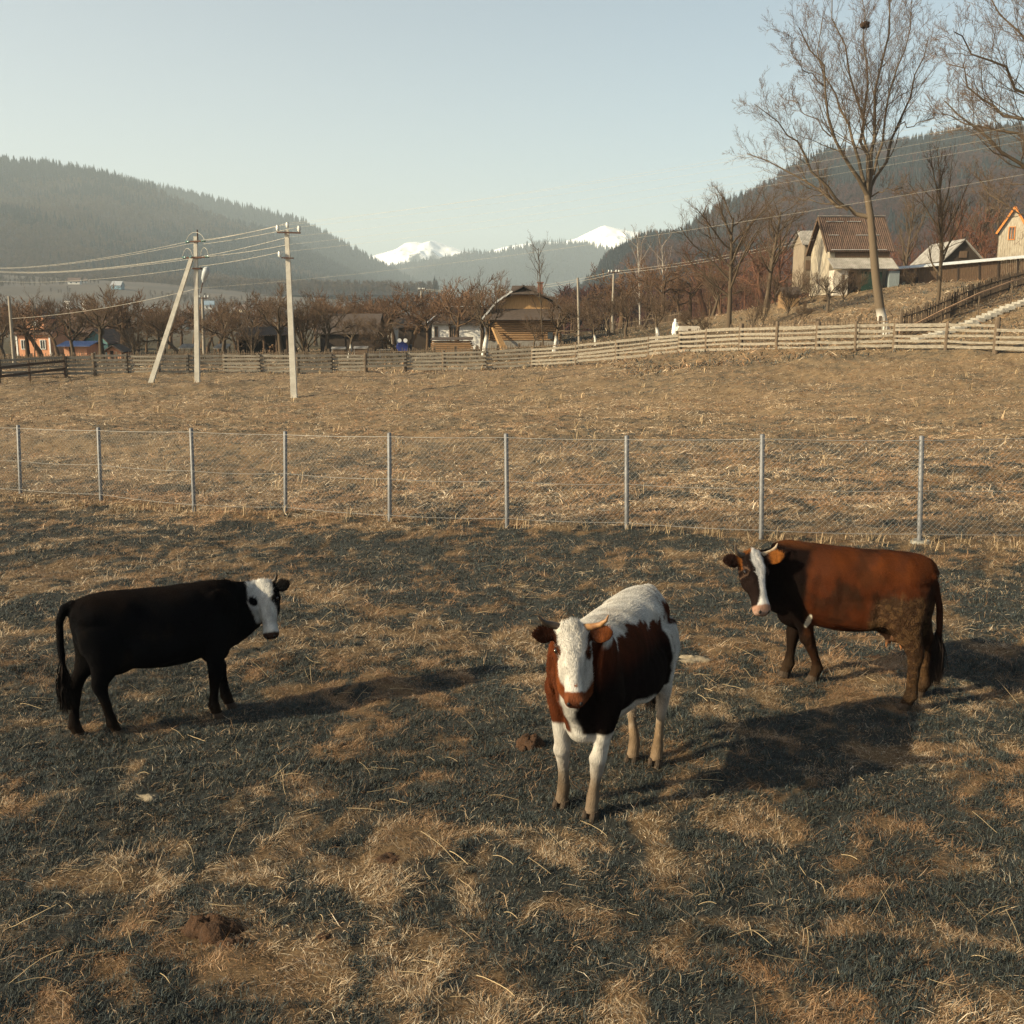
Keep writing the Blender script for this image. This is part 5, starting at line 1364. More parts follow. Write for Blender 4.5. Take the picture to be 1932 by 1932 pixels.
# ---------------------------------------------------------------- poles and wires
M_IRON = mat('rusty_iron', (.075, .035, .022), (.04, .02, .015), 8, .8)
M_PORC = mat('porcelain', (.60, .60, .57), (.5, .5, .48), 5, .25)
M_GLS = mat('green_glass', (.05, .12, .11), (.03, .08, .075), 5, .15, spec=.6)
M_LW = mat('aluminium_wire', (.50, .46, .38), (.40, .36, .30), 4, .5, metal=.2)
def conc_pole(px, Y, pxt, pyt, label, w0=.25, w1=.17):
    b = on(px, Y); top = P(pxt, pyt, Y); t = thing('power_pole', label, 'power pole', tuple(b))
    m = MB(); d = top - b; m.beam((0, 0, -.3), d, w0, w0 * .8, up=(0, 1, 0), taper=w1 / w0); m.build('shaft', M_CONC, t)
    return t, b, top
def insul(t, p, material=M_PORC, s=1.0, name='insulator'):
    m = MB(); p = Vector(p)
    m.tube([p, p + Vector((0, 0, .05 * s)), p + Vector((0, 0, .08 * s)), p + Vector((0, 0, .12 * s)), p + Vector((0, 0, .15 * s)), p + Vector((0, 0, .2 * s))], [x * s for x in (.02, .065, .05, .07, .045, .05)], 12)
    return m.build(name, material, t)
tA, bA, topA = conc_pole(372, 51.5, 369, 446, 'concrete power pole with a slanting brace and a street lamp')
rA = Vector(topA) - Vector(bA)
f0 = on(280, 51.0); m = MB(); m.beam(Vector(f0) - Vector(bA) + Vector((0, 0, -.3)), P(361, 488, 51.4) - Vector(bA), .24, .19, up=(0, 1, 0), taper=.75); m.build('brace', M_CONC, tA)
m = MB(); m.box(rA + Vector((-.02, -.02, -1.02)), (.42, .34, .08)); m.box(rA + Vector((0, -.02, -1.55)), (.42, .34, .07)); m.build('clamp', M_IRON, tA)
ax = Vector((.86, -.5, 0))   # crossarm direction
m = MB(); m.beam(rA + ax * -.45 + Vector((0, -.16, -.25)), rA + ax * .55 + Vector((0, -.16, -.25)), .07, .07); m.tube([rA + Vector((.1, 0, -.3)), rA + Vector((.1, 0, .32))], .03, 8); m.build('crossarm', M_IRON, tA)
m = MB(); m.beam(rA + ax * -.75 + Vector((0, -.16, -1.02)), rA + ax * .72 + Vector((0, -.16, -1.02)), .08, .08); m.build('crossarm', M_IRON, tA)
attA = []
for off, dz in ((-.5, -.25), (.6, -.25), (-.8, -1.0), (-.3, -1.0), (.8, -1.0)):
    p = rA + ax * off + Vector((0, -.18, dz)); 
    m = MB(); m.tube([p - ax * .16, p - ax * .08, p, p + ax * .08, p + ax * .16], [.02, .065, .04, .065, .02], 12); m.build('insulator', M_GLS, tA); attA.append(Vector(bA) + p)
for p0, p1 in ((rA + ax * -.6 + Vector((0, -.18, -.2)), rA + ax * .68 + Vector((0, -.18, -.2))), (rA + ax * -.92 + Vector((0, -.18, -.95)), rA + ax * -.2 + Vector((0, -.18, -.95))), (rA + ax * .35 + Vector((0, -.18, -.95)), rA + ax * .9 + Vector((0, -.18, -.95)))):
    m = MB(); pl = [p0.lerp(p1, q / 8) + Vector((0, 0, .38 * math.sin(q / 8 * math.pi) ** .6)) for q in range(9)]; m.tube(pl, .009, 6); m.build('jumper', M_LW, tA)
m = MB(); m.tube([rA + Vector((.1, -.02, -2.75)), rA + Vector((.22, -.1, -2.35)), rA + Vector((.30, -.12, -2.15))], .025, 8); arm = m.build('lamp_arm', M_IRON, tA)
m = MB(); m.tube([rA + Vector((.28, -.12, -2.22)), rA + Vector((.33, -.14, -2.05)), rA + Vector((.45, -.18, -1.75)), rA + Vector((.53, -.2, -1.55)), rA + Vector((.55, -.21, -1.48))], [.05, .13, .17, .15, .05], 14); m.build('lamp_head', mat('lamp_grey', (.42, .44, .45), (.3, .32, .33), 4, .4), tA)
tB, bB, topB = conc_pole(555, 43, 541, 434, 'plain leaning concrete power pole right of the braced one', .26, .17)
rB = Vector(topB) - Vector(bB)
m = MB(); m.beam(rB + Vector((-.36, -.14, -.10)), rB + Vector((.62, -.30, -.14)), .06, .06); m.build('crossarm', M_IRON, tB)
m = MB(); m.beam(rB + Vector((-.22, -.16, -1.12)), rB + Vector((.28, -.2, -1.14)), .05, .05); m.build('crossarm', M_IRON, tB)
attB = []
for q in ((-.34, -.14, -.06), (.06, -.1, .06), (.57, -.29, -.10), (-.30, -.16, -1.1)):
    insul(tB, rB + Vector(q), s=1.2); attB.append(Vector(bB) + rB + Vector(q) + Vector((0, 0, .2)))
# off-frame pole to the right that carries the wires on
pc = P(2300, 112, 28); bc = Vector((pc.x, 28, G1(pc.x, 28)))
tC = thing('power_pole', 'concrete power pole beyond the right edge', 'power pole', tuple(bc))
m = MB(); m.beam((0, 0, -.3), (0, 0, pc.z - bc.z), .3, .25, up=(0, 1, 0), taper=.65); m.build('shaft', M_CONC, tC)
m = MB(); m.box((0, -.15, pc.z - bc.z - .15), (1.5, .07, .07)); m.build('crossarm', M_IRON, tC)
# left far pole
pd = P(-50, 504, 100); bd_ = Vector((pd.x, 100, G1(pd.x, 100)))
tD = thing('power_pole', 'concrete power pole beyond the left edge', 'power pole', tuple(bd_))
m = MB(); m.beam((0, 0, -.3), (0, 0, pd.z - bd_.z), .3, .25, up=(0, 1, 0), taper=.65); m.build('shaft', M_CONC, tD)
def wire(a, b, sag, r, label, group=None):
    m = MB(); n_ = 24; a = Vector(a); b = Vector(b)
    m.tube([a.lerp(b, q / n_) + Vector((0, 0, -sag * 4 * (q / n_) * (1 - q / n_))) - a for q in range(n_ + 1)], r, 5)
    o = m.build('overhead_wire', M_LW, None); o.location = a; tag(o, label, 'wire', group)
for i, (a, lab) in enumerate(zip(attA, ('topmost wire left of the braced pole', 'second wire from the top left of the braced pole', 'third wire from the top left of the braced pole', 'fourth wire from the top left of the braced pole', 'fifth wire from the top left of the braced pole'))):
    wire(a, pd + Vector((0, (i - 2) * .12, -.07 * i)), .5, .008, lab, 'wires left of the braced pole')
wire(Vector(bA) + rA + Vector((0, -.2, -1.5)), pd + Vector((0, 0, -1.1)), .5, .0075, 'lowest of the wires left of the braced pole', 'wires left of the braced pole')
AB = [(attA[0] + Vector((.5, 0, .05)), attB[0]), (attA[1], attB[1]), (attA[1] + Vector((0, 0, -.15)), attB[2]), (attA[2] + Vector((.6, 0, 0)), attB[1] + Vector((0, 0, -.55))), (attA[4], attB[1] + Vector((0, 0, -.85))), (Vector(bA) + rA + Vector((.15, -.2, -1.45)), attB[3])]
for i, ((a, b), lab) in enumerate(zip(AB, ('topmost', 'second', 'third', 'fourth', 'fifth', 'lowest'))):
    wire(a, b, .05, .0085, lab + ' wire between the two concrete poles', 'wires between the two concrete poles')
for i, ((a, b), lab) in enumerate(zip(AB, ('topmost', 'second', 'third', 'fourth', 'fifth', 'lowest'))):
    wire(b, pc + Vector((-.3 + i * .2, 0, -.1 - .18 * i)), .35, .0024, lab + ' wire running right from the plain pole into the sky', 'wires right of the plain concrete pole')
# low thin cable across the whole view
lp = P(21, 601, 66)
wire(lp, Vector(bA) + rA + Vector((.1, -.2, -2.5)), .25, .008, 'thin low cable from the wooden pole to the braced pole')
wire(Vector(bA) + rA + Vector((.1, -.2, -2.5)), P(2300, 262, 28), .5, .0026, 'thin dark cable crossing before the snowy mountains')
# wooden and far poles
def wood_pole(px0, Y, px1, py1, label, w=.2, arm=0, group=None):
    b = on(px0, Y); top = P(px1, py1, Y); t = thing('utility_pole', label, 'pole', tuple(b), 0, group); d = Vector(top) - Vector(b)
    m = MB(); m.tube([(0, 0, -.3), d * .5, d], [w * .6, w * .52, w * .42], 10); m.build('shaft', M_GREYW, t)
    if arm:
        m = MB(); m.box(d + Vector((0, -.1, -.12)), (arm, .07, .07)); m.build('crossarm', M_IRON, t)
        for s_ in (-.9, -.4, .4, .9): insul(t, d + Vector((s_ * arm / 2, -.1, -.08)), s=1.1)
    return Vector(top)
M_GREYW = mat('grey_pole_wood', (.30, .26, .21), (.20, .17, .135), 6, .9, stretch=(3, 3, .3))
wood_pole(28, 66, 17, 559, 'thin pale wooden pole beside the orange house', .2)
p3 = wood_pole(385, 100, 382, 560, 'distant grey pole with insulators just right of the braced pole', .28, 1.3)
p4 = wood_pole(794, 130, 795, 545, 'distant pole above the roofs left of the white house', .26, .8)
p5 = wood_pole(1093, 84, 1090, 524, 'slim grey pole right of the log house', .2)
p6 = wood_pole(1155, 100, 1158, 512, 'grey pole with a small crossarm left of the birches', .24, 1.1)
for k, (o1_, o2_) in enumerate((((0, 0, 0), (0, 0, 0)), ((.2, 0, -.2), (.2, 0, -.2)))):
    lb = ('upper', 'lower')[k]
    wire(p3 + Vector(o1_), p4 + Vector(o2_), 1.0, .012, lb + ' wire sagging over the orchard to the distant pole', 'village wires')
    wire(p4 + Vector(o1_), p6 + Vector(o2_), .9, .012, lb + ' wire over the log house roof', 'village wires')
    wire(p6 + Vector(o1_), P(1534, 447, 84.5) + Vector(o2_), .3, .010, lb + ' wire from the crossarm pole to the barn', 'village wires')

# taller dry weeds along the foot of the wire fence and in the meadow
def weeds(label, n, seed, where, hgt):
    rng = np.random.default_rng(seed); V = []; Fc = []; Cc = []
    for i in range(n):
        x, y = where(rng); z = float(G([x], [y])[0])
        for k in range(rng.integers(4, 11)):
            a = rng.random() * 6.28; L = rng.uniform(*hgt); el = rng.uniform(.7, 1.45); w_ = rng.uniform(.0022, .004) * max(1, y / 14)
            p = np.array([x + rng.normal(0, .05), y + rng.normal(0, .05), z]); d = np.array([math.cos(a) * math.cos(el), math.sin(a) * math.cos(el), math.sin(el)])
            q = p + d * L * .55; r = q + (d + np.array([math.cos(a) * .7, math.sin(a) * .7, -.5])) * L * .4
            s_ = np.array([-math.sin(a), math.cos(a), 0]) * w_; b = len(V)
            V += [p - s_, p + s_, q + s_, q - s_, r]; Fc += [(b, b + 1, b + 2), (b, b + 2, b + 3), (b + 3, b + 2, b + 4)]
            Cc += [np.array((.40, .29, .17)) * rng.uniform(.5, 1.3)] * 5
    o = np_mesh('weeds', np.array(V), np.array(Fc), 3, M_BLADE, cols=np.array(Cc)); tag(o, label, 'weeds', kind='stuff')
def _w1(rng):
    x = rng.uniform(-12, 10); return x, float(np.interp(x, [-12, -10.5, -5, 0, 5.9, 9], [22, 20.5, 18, 16.2, 14.3, 14.3])) + rng.normal(0, .12)
def _w2(rng):
    y = rng.uniform(18, 60); return rng.uniform(-.53, .53) * y, y
weeds('dry weeds standing along the foot of the wire fence', 170, 3, _w1, (.10, .30))
weeds('taller dry weeds dotted over the meadow', 260, 4, _w2, (.2, .5))
# ---------------------------------------------------------------- cows
def loft(mb, rings, n=18, power=2.0):
    """rings: (centre, u, v, ru, rv): closed tube through ellipses"""
    vs = []; fs = []
    for (c, u, v, ru, rv) in rings:
        for k in range(n):
            t = 2 * math.pi * k / n
            cc = math.cos(t); ss = math.sin(t)
            cc = math.copysign(abs(cc) ** (2 / power), cc); ss = math.copysign(abs(ss) ** (2 / power), ss)
            vs.append(Vector(c) + Vector(u) * ru * cc + Vector(v) * rv * ss)
    m = len(rings)
    for i in range(m - 1):
        for k in range(n):
            k2 = (k + 1) % n
            fs.append((i * n + k, i * n + k2, (i + 1) * n + k2, (i + 1) * n + k))
    fs.append(tuple(range(n - 1, -1, -1))); fs.append(tuple(range((m - 1) * n, m * n)))
    mb.add(vs, fs)

def blob(mb, c, axes, r):
    """ellipsoid with axes matrix columns"""
    vs = []; fs = []; nu, nv = 12, 8
    A = [Vector(a) for a in axes]
    for i in range(1, nv):
        ph = math.pi * i / nv
        for k in range(nu):
            t = 2 * math.pi * k / nu
            vs.append(Vector(c) + A[0] * r[0] * math.sin(ph) * math.cos(t) + A[1] * r[1] * math.sin(ph) * math.sin(t) + A[2] * r[2] * math.cos(ph))
    for i in range(nv - 2):
        for k in range(nu):
            k2 = (k + 1) % nu
            fs.append((i * nu + k, (i + 1) * nu + k, (i + 1) * nu + k2, i * nu + k2))
    top = len(vs); vs.append(Vector(c) + A[2] * r[2]); bot = len(vs); vs.append(Vector(c) - A[2] * r[2])
    for k in range(nu):
        k2 = (k + 1) % nu
        fs.append((top, k, k2)); fs.append((bot, (nv - 2) * nu + k2, (nv - 2) * nu + k))
    mb.add(vs, fs)

X3, Y3, Z3 = Vector((1, 0, 0)), Vector((0, 1, 0)), Vector((0, 0, 1))
TORSO = [(-.885, 1.10, .07, .06), (-.86, 1.08, .15, .13), (-.80, 1.02, .25, .20), (-.68, .985, .315, .255), (-.52, .965, .345, .285),
         (-.34, .945, .355, .295), (-.14, .925, .365, .32), (.08, .915, .37, .335), (.28, .925, .365, .31), (.46, .945, .35, .265),
         (.60, .96, .33, .205), (.72, .965, .28, .16), (.80, .96, .20, .12), (.84, .96, .11, .08)]
HLEG = [(-.56, .15, 1.05, .25, .11), (-.57, .175, .86, .225, .12), (-.60, .185, .72, .165, .098), (-.66, .18, .60, .105, .07), (-.715, .175, .52, .074, .052),
        (-.725, .17, .455, .062, .044), (-.705, .168, .37, .047, .037), (-.69, .166, .26, .041, .034), (-.68, .165, .17, .045, .039), (-.67, .165, .12, .052, .046),
        (-.65, .165, .08, .046, .044), (-.632, .165, .045, .052, .05)]
FLEG = [(.52, .13, 1.0, .16, .10), (.54, .165, .86, .135, .10), (.53, .175, .73, .115, .085), (.52, .17, .61, .082, .066), (.53, .165, .50, .063, .052),
        (.54, .163, .42, .060, .055), (.54, .162, .36, .052, .047), (.535, .16, .27, .041, .037), (.535, .16, .18, .043, .040), (.54, .16, .13, .052, .047),
        (.555, .16, .085, .046, .044), (.572, .16, .045, .052, .05)]
HEAD = [(-.055, -.085, .045, .06), (-.03, -.085, .075, .095), (.02, -.09, .098, .118), (.07, -.098, .113, .127), (.13, -.105, .122, .133), (.18, -.105, .12, .120),
        (.24, -.10, .110, .098), (.31, -.095, .094, .080), (.38, -.088, .080, .071), (.43, -.084, .074, .075), (.47, -.082, .072, .085), (.51, -.084, .066, .084),
        (.54, -.09, .048, .066), (.552, -.093, .026, .036)]

EARQ = []
def make_cow(label, origin, yaw, S, hooves, poll_w, muz_w, nhint, colour, ear=(.19, -.05, -.10), horns=None, HS=1.0, tail=None, udder=False, face='a', seed=1, fat=1.0, neck_r=1.0, LX=.885, LK=1.0, HW=1.0, hair_n=100000, tailcol=(.01, .007, .006)):
    random.seed(seed)
    rng = np.random.default_rng(seed)
    root = thing('cow', label, 'cow', origin, yaw)
    Mw = Matrix.Translation(Vector(origin)) @ Matrix.Rotation(yaw, 4, 'Z')
    Mi = Mw.inverted()
    mb = MB()
    # trunk
    loft(mb, [(Vector((x * LX * S, 0, z * S)), Y3, Z3, hy * S * fat, hz * S) for x, z, hz, hy in TORSO], n=28, power=2.25)
    for sy in (-1, 1):
        blob(mb, Vector((-.72 * LX / .885, .085 * sy, 1.14)) * S, (X3, Y3, Z3), (.07 * S, .05 * S, .05 * S))
        blob(mb, Vector((.50, .17 * sy, 1.02)) * S, (X3, Y3, Z3), (.17 * S, .045 * S, .24 * S))
        blob(mb, Vector((-.14, .22 * sy, .80)) * S, (X3, Y3, Z3), (.35 * S, .115 * S * fat, .17 * S))
    blob(mb, Vector((.48, 0, 1.22)) * S, (X3, Y3, Z3), (.22 * S, .07 * S, .08 * S))
    blob(mb, Vector((-.42, 0, .66)) * S, (X3, Y3, Z3), (.20 * S, .15 * S, .12 * S))      # groin
    # legs
    hoof_pts = []
    for (tmpl, sy, hw) in ((HLEG, 1, hooves[0]), (HLEG, -1, hooves[1]), (FLEG, 1, hooves[2]), (FLEG, -1, hooves[3])):
        end = Vector((tmpl[-1][0] * LX * S, tmpl[-1][1] * sy * S, 0))
        if hw is None: d = Vector((0, 0, 0))
        else:
            h = Mi @ Vector((hw[0], hw[1], 0)); d = Vector((h.x, h.y, 0)) - end
        rings = []
        for (x, y, z, ru, rv) in tmpl:
            wgt = max(0.0, min(1.0, (0.95 - z) / 0.80)) ** 1.15
            c = Vector((x * LX * S, y * sy * S, z * S)) + d * wgt
            k = LK * (1.0 + .13 * min(1, max(0, (.75 - z) / .2))) if z < .75 else 1.0; rings.append((c, X3, Y3, ru * S * k, rv * S * k))
        loft(mb, rings, n=16)
        hoof_pts.append(rings[-1][0].copy())
        if tmpl is HLEG:
            blob(mb, rings[4][0] + Vector((-.03 * S, 0, .0)), (X3, Y3, Z3), (.05 * S, .035 * S, .06 * S))
            for dy in (-.018, .018): blob(mb, rings[9][0] + Vector((-.045 * S, dy * S, 0)), (X3, Y3, Z3), (.018 * S, .014 * S, .02 * S))
        else:
            blob(mb, rings[5][0] + Vector((.012 * S, 0, .0)), (X3, Y3, Z3), (.060 * S, .060 * S, .060 * S))
            for dy in (-.018, .018): blob(mb, rings[9][0] + Vector((-.045 * S, dy * S, 0)), (X3, Y3, Z3), (.018 * S, .014 * S, .02 * S))
    # head frame
    pol = Mi @ Vector(poll_w); muz = Mi @ Vector(muz_w)
    a = (muz - pol).normalized()
    nh = Mi.to_3x3() @ Vector(nhint)
    n = (nh - a * nh.dot(a)).normalized()
    s = n.cross(a).normalized()
    hs = S * HS
    def H(t, side, nn): return pol + (a * t + s * side + n * nn) * hs
    loft(mb, [(H(t, 0, no), s, n, rs * hs * (1 + (HW - 1) * min(1, max(0, (t - .05) / .1))), rn * hs) for t, no, rn, rs in HEAD], n=22, power=2.3)
    for sd in (-1, 1):
        blob(mb, H(.145, .098 * sd, -.045), (a, s, n), (.045 * hs, .026 * hs, .030 * hs))       # brow
        blob(mb, H(.20, .075 * sd, -.15), (a, s, n), (.11 * hs, .03 * hs, .06 * hs))            # jaw
        blob(mb, H(.50, .045 * sd, -.05), (a, s, n), (.035 * hs, .03 * hs, .03 * hs))           # nostril wing
    blob(mb, H(-.015, 0, -.05), (a, s, n), (.06 * hs, .085 * hs, .06 * hs))                     # poll tuft
    # ears, cupped leaf shapes
    ears_seg = []
    for sd in (-1, 1):
        L, back, drop = ear
        if isinstance(back, tuple): back = back[0 if sd < 0 else 1]
        e0 = H(.035, .100 * sd, -.075)
        ed = (s * sd + n * back * 3 + Mi.to_3x3() @ Vector((0, 0, drop)) * 1.5).normalized()
        wv = (a - ed * a.dot(ed)).normalized(); nv = wv.cross(ed).normalized()
        if nv.dot(n) < 0: nv = -nv
        rings = []
        for q, ww, th in ((0, .030, .026), (.2, .050, .022), (.42, .074, .018), (.68, .070, .015), (.88, .044, .012), (1.0, .014, .009)):
            rings.append((e0 + ed * q * L * hs - nv * .01 * math.sin(q * 3.1) * hs, wv, nv, ww * hs, th * hs))
        loft(mb, rings, n=14)
        ears_seg.append((e0.copy(), ed.copy(), L * hs, nv.copy()))
    # neck: bezier from the shoulders into the back of the head
    p0 = Vector((.40, 0, 1.0)) * S; p3 = H(.06, 0, -.10); p1 = p0 + Vector((.36 * (p3 - p0).length, 0, .06 * S))
    p2 = p3 - n * .20 * hs - a * .02 * hs
    R0 = (.195 * neck_r, .30); R1 = (.095, .12)
    rings = []
    NN = 9
    for i in range(NN):
        t = i / (NN - 1)
        c = p0 * (1 - t) ** 3 + p1 * 3 * t * (1 - t) ** 2 + p2 * 3 * t * t * (1 - t) + p3 * t ** 3
        tg = ((p1 - p0) * (1 - t) ** 2 + (p2 - p1) * 2 * t * (1 - t) + (p3 - p2) * t * t).normalized()
        side = tg.cross(Z3 if t < .6 else (Z3 * .6 - a * .4)).normalized(); up = side.cross(tg).normalized()
        q = t ** .85
        rings.append((c - up * .03 * S * math.sin(t * 3.1), side, up, (R0[0] + (R1[0] - R0[0]) * q) * S, (R0[1] + (R1[1] - R0[1]) * q) * S))
    loft(mb, rings, n=20)
    blob(mb, Vector((.46, 0, .64)) * S, (X3, Y3, Z3), (.15 * S, .13 * S, .14 * S))
    th0 = Vector((.50, 0, .74)) * S; th1 = H(.16, 0, -.20)
    for i in range(9):
        q = i / 8
        cdl = th0.lerp(th1, q) + Vector((0, 0, -.05 * S * math.sin(q * 3.1)))
        blob(mb, cdl, (X3, Y3, Z3), ((.15 - .08 * q) * S, (.13 - .075 * q) * S, (.15 - .075 * q) * S))
    # tail root .. bone
    tl = tail or [(-.70, 0, 1.23), (-.785, 0, 1.21), (-.83, .0, 1.10), (-.84, 0, .92), (-.835, 0, .72), (-.83, 0, .58)]
    tl = [Vector(q) * S for q in tl]
    tmp = MB(); tmp.tube(tl, [.055 * S, .045 * S, .036 * S, .03 * S, .026 * S, .022 * S][:len(tl)], 10)
    mb.add(tmp.v, tmp.f)
    if udder:
        blob(mb, Vector((-.43, 0, .62)) * S, (X3, Y3, Z3), (.14 * S, .13 * S, .11 * S))
        for dx, dy in ((-.49, .06), (-.37, .07), (-.49, -.06), (-.37, -.07)):
            tmp = MB(); tmp.tube([Vector((dx, dy, .56)) * S, Vector((dx, dy, .50)) * S, Vector((dx, dy, .465)) * S], [.022 * S, .018 * S, .012 * S], 8); mb.add(tmp.v, tmp.f)
    raw = mb.build('body', None, root)
    md = raw.modifiers.new('r', 'REMESH'); md.mode = 'VOXEL'; md.voxel_size = 0.0105
    ms = raw.modifiers.new('s', 'SMOOTH'); ms.iterations = 11; ms.factor = 0.6
    dg = bpy.context.evaluated_depsgraph_get()
    ev = raw.evaluated_get(dg)
    me = bpy.data.meshes.new_from_object(ev)
    raw.modifiers.clear(); raw.data = me; me.name = 'body'
    nv_ = len(me.vertices)
    co = np.empty(nv_ * 3, dtype=np.float32); me.vertices.foreach_get("co", co); co = co.reshape(-1, 3)
    no = np.empty(nv_ * 3, dtype=np.float32); me.vertex_normals.foreach_get("vector", no); no = no.reshape(-1, 3)
    # small lumps and folds in the skin so that the light breaks up
    d = (fbm(co[:, 0] * 9 + co[:, 1] * 7, co[:, 2] * 7 + co[:, 1] * 5, seed) - .5) * .016
    ax = np.array(a); pv = np.array(pol)
    hd = ((co - pv) @ ax) / hs; hs_ = ((co - pv) @ np.array(s)) / hs; hn_ = ((co - pv) @ np.array(n)) / hs
    inhead = (hd > -.1) & (hd < .58) & (np.abs(hs_) < .32) & (hn_ > -.24)
    d = np.where(inhead, d * .25, d)
    # wrinkles of the neck, ribs on the barrel
    xl = co[:, 0] / S / LX * .885; zl = co[:, 2] / S; ay = np.abs(co[:, 1]) / S
    for (gx, gz, rx, rz, am) in ((-.20, 1.13, .10, .08, -.030), (-.33, 1.19, .065, .05, .026), (.34, .95, .035, .24, -.016), (-.36, .80, .045, .17, -.024), (.34, .70, .06, .07, -.014),
                                 (-.66, 1.13, .06, .05, .018), (-.50, 1.09, .08, .08, -.018), (.46, .92, .07, .20, .012), (-.58, .92, .09, .14, .012), (.60, .80, .05, .10, -.012), (.10, .78, .22, .12, .012)):
        d = d + S * am * np.exp(-((xl - gx) / rx) ** 2 - ((zl - gz) / rz) ** 2) * sstep(.06, .13, ay) * (~inhead)
    d = d + inhead * (hd < .22) * (hn_ > -.10) * (np.abs(hs_) < .13) * (fbm(hs_ * 26 + 3, hd * 15, seed + 2, 3) - .5) * .022
    rib = np.sin(co[:, 0] / S * 62) * .0028 * sstep(-.35, -.1, co[:, 0] / S) * sstep(.45, .25, co[:, 0] / S) * sstep(1.15, 1.0, co[:, 2] / S) * sstep(.7, .8, co[:, 2] / S)
    co = co + no * (d + rib * ~inhead)[:, None]
    me.vertices.foreach_set("co", co.astype(np.float32).ravel())
    me.polygons.foreach_set("use_smooth", np.ones(len(me.polygons), dtype=bool))
    L = co / S; L = L * np.array([.885 / LX, 1, 1])
    EARQ.clear()
    for (e0, ed, Lh, nvv) in ears_seg:
        dd = co - np.array(e0); q = dd @ np.array(ed) / Lh
        rr = np.linalg.norm(dd - (q * Lh)[:, None] * np.array(ed), axis=1)
        EARQ.append(np.where((rr < .09 * hs) & (q > .12) & (q < 1.1) & (np.abs((dd @ np.array(nvv))) < .034), q, -1))
        EARQ.append(no @ np.array(nvv))
    col, mud = colour(L, hd, hs_, hn_, no, rng)
    cl_ = fbm(co[:, 0] * 24 + co[:, 1] * 20, co[:, 2] * 13 + co[:, 1] * 9, seed + 3, 3); hf = fbm(hs_ * 45 + co[:, 1] * 10, hd * 16, seed + 4, 3)
    col = col * np.where(inhead, .62 + .76 * hf, .66 + .68 * cl_)[:, None]
    dirt = sstep(.58, .75, fbm(co[:, 0] * 6 + 3, co[:, 2] * 6 + co[:, 1] * 5, seed + 6, 4)) * (~inhead) * .35
    col = col * (1 - dirt[:, None]) + np.array([.10, .065, .038]) * dirt[:, None] * np.clip(col.mean(1, keepdims=True) * 6, .12, 1)
    at = me.attributes.new("Col", 'FLOAT_COLOR', 'POINT')
    cc = np.ones((nv_, 4), dtype=np.float32); cc[:, :3] = col
    at.data.foreach_set("color", cc.ravel())
    at2 = me.attributes.new("Mud", 'FLOAT', 'POINT'); at2.data.foreach_set("value", mud.astype(np.float32))
    me.materials.append(COW_SKIN)
    # ---- coat: short hairs lying along the body
    tv = np.empty(len(me.loops), dtype=np.int32); me.loops.foreach_get("vertex_index", tv)
    ls = np.empty(len(me.polygons), dtype=np.int32); me.polygons.foreach_get("loop_start", ls)
    area = np.empty(len(me.polygons), dtype=np.float32); me.polygons.foreach_get("area", area)
    pick = rng.choice(len(ls), hair_n, p=area / area.sum())
    i0 = tv[ls[pick]]; i1 = tv[ls[pick] + 1]; i2 = tv[ls[pick] + 2]
    b = rng.random((hair_n, 2)); b = np.where(b.sum(1, keepdims=True) > 1, 1 - b, b)
    def mixv(A): return A[i0] + (A[i1] - A[i0]) * b[:, :1] + (A[i2] - A[i0]) * b[:, 1:]
    pos = mixv(co); nn = mixv(no); nn /= np.linalg.norm(nn, axis=1, keepdims=True) + 1e-9
    hc = mixv(col); hm = mixv(mud[:, None])[:, 0]
    ih = inhead[i0]
    flow = np.tile(np.array([-.75, 0, -.66]), (hair_n, 1))
    flow[ih] = -ax * .9
    swirl = (fbm(pos[:, 0] * 7, pos[:, 2] * 7 + pos[:, 1] * 5, seed + 5) - .5) * 2.6 + (fbm(pos[:, 0] * 24, pos[:, 2] * 24 + pos[:, 1] * 18, seed + 8) - .5) * 1.8
    curl = np.where(ih & (hd[i0] < .2), 2.6, 1.0)
    side = np.cross(nn, flow); side /= np.linalg.norm(side, axis=1, keepdims=True) + 1e-9
    flow = flow - nn * (flow * nn).sum(1, keepdims=True); flow /= np.linalg.norm(flow, axis=1, keepdims=True) + 1e-9
    dirv = flow + side * (swirl * curl + rng.normal(0, .28, hair_n))[:, None] + nn * rng.uniform(.18, .5, hair_n)[:, None]
    dirv /= np.linalg.norm(dirv, axis=1, keepdims=True)
    ln = rng.uniform(.009, .024, hair_n) * np.where(ih & (hd[i0] < .2) & (hn_[i0] > -.09), 1.7, 1.0)
    ln = np.where(ih & (hd[i0] > .42), .006, ln)
    wd = np.cross(dirv, nn); wd /= np.linalg.norm(wd, axis=1, keepdims=True) + 1e-9
    wdt = rng.uniform(.0010, .0021, hair_n)[:, None]
    keep = (mud[i0] < .6) & (hd[i0] < .49)
    V = np.stack([pos + wd * wdt - nn * .002, pos - wd * wdt - nn * .002, pos + dirv * ln[:, None]], 1)[keep].reshape(-1, 3)
    hcol = hc * rng.uniform(.72, 1.3, hair_n)[:, None]
    hcol = np.repeat(hcol[keep][:, None, :], 3, 1).reshape(-1, 3)
    np_mesh('coat_hair', V, np.arange(len(V)).reshape(-1, 3), 3, COW_HAIR, root, cols=hcol)
    # ---- hooves: two claws each
    for hp in hoof_pts:
        m = MB()
        for sy in (-1, 1):
            r = []
            for z, fx, fr, fy in ((0.004, .018, .058, .030), (.02, .014, .054, .029), (.045, .004, .046, .026), (.062, 0, .040, .024)):
                r.append((Vector((hp.x + fx * S, hp.y + sy * .0275 * S, z * S)), X3, Y3, fr * S, fy * S))
            loft(m, r, n=12)
        o = m.build('hoof', COW_HOOF, root)
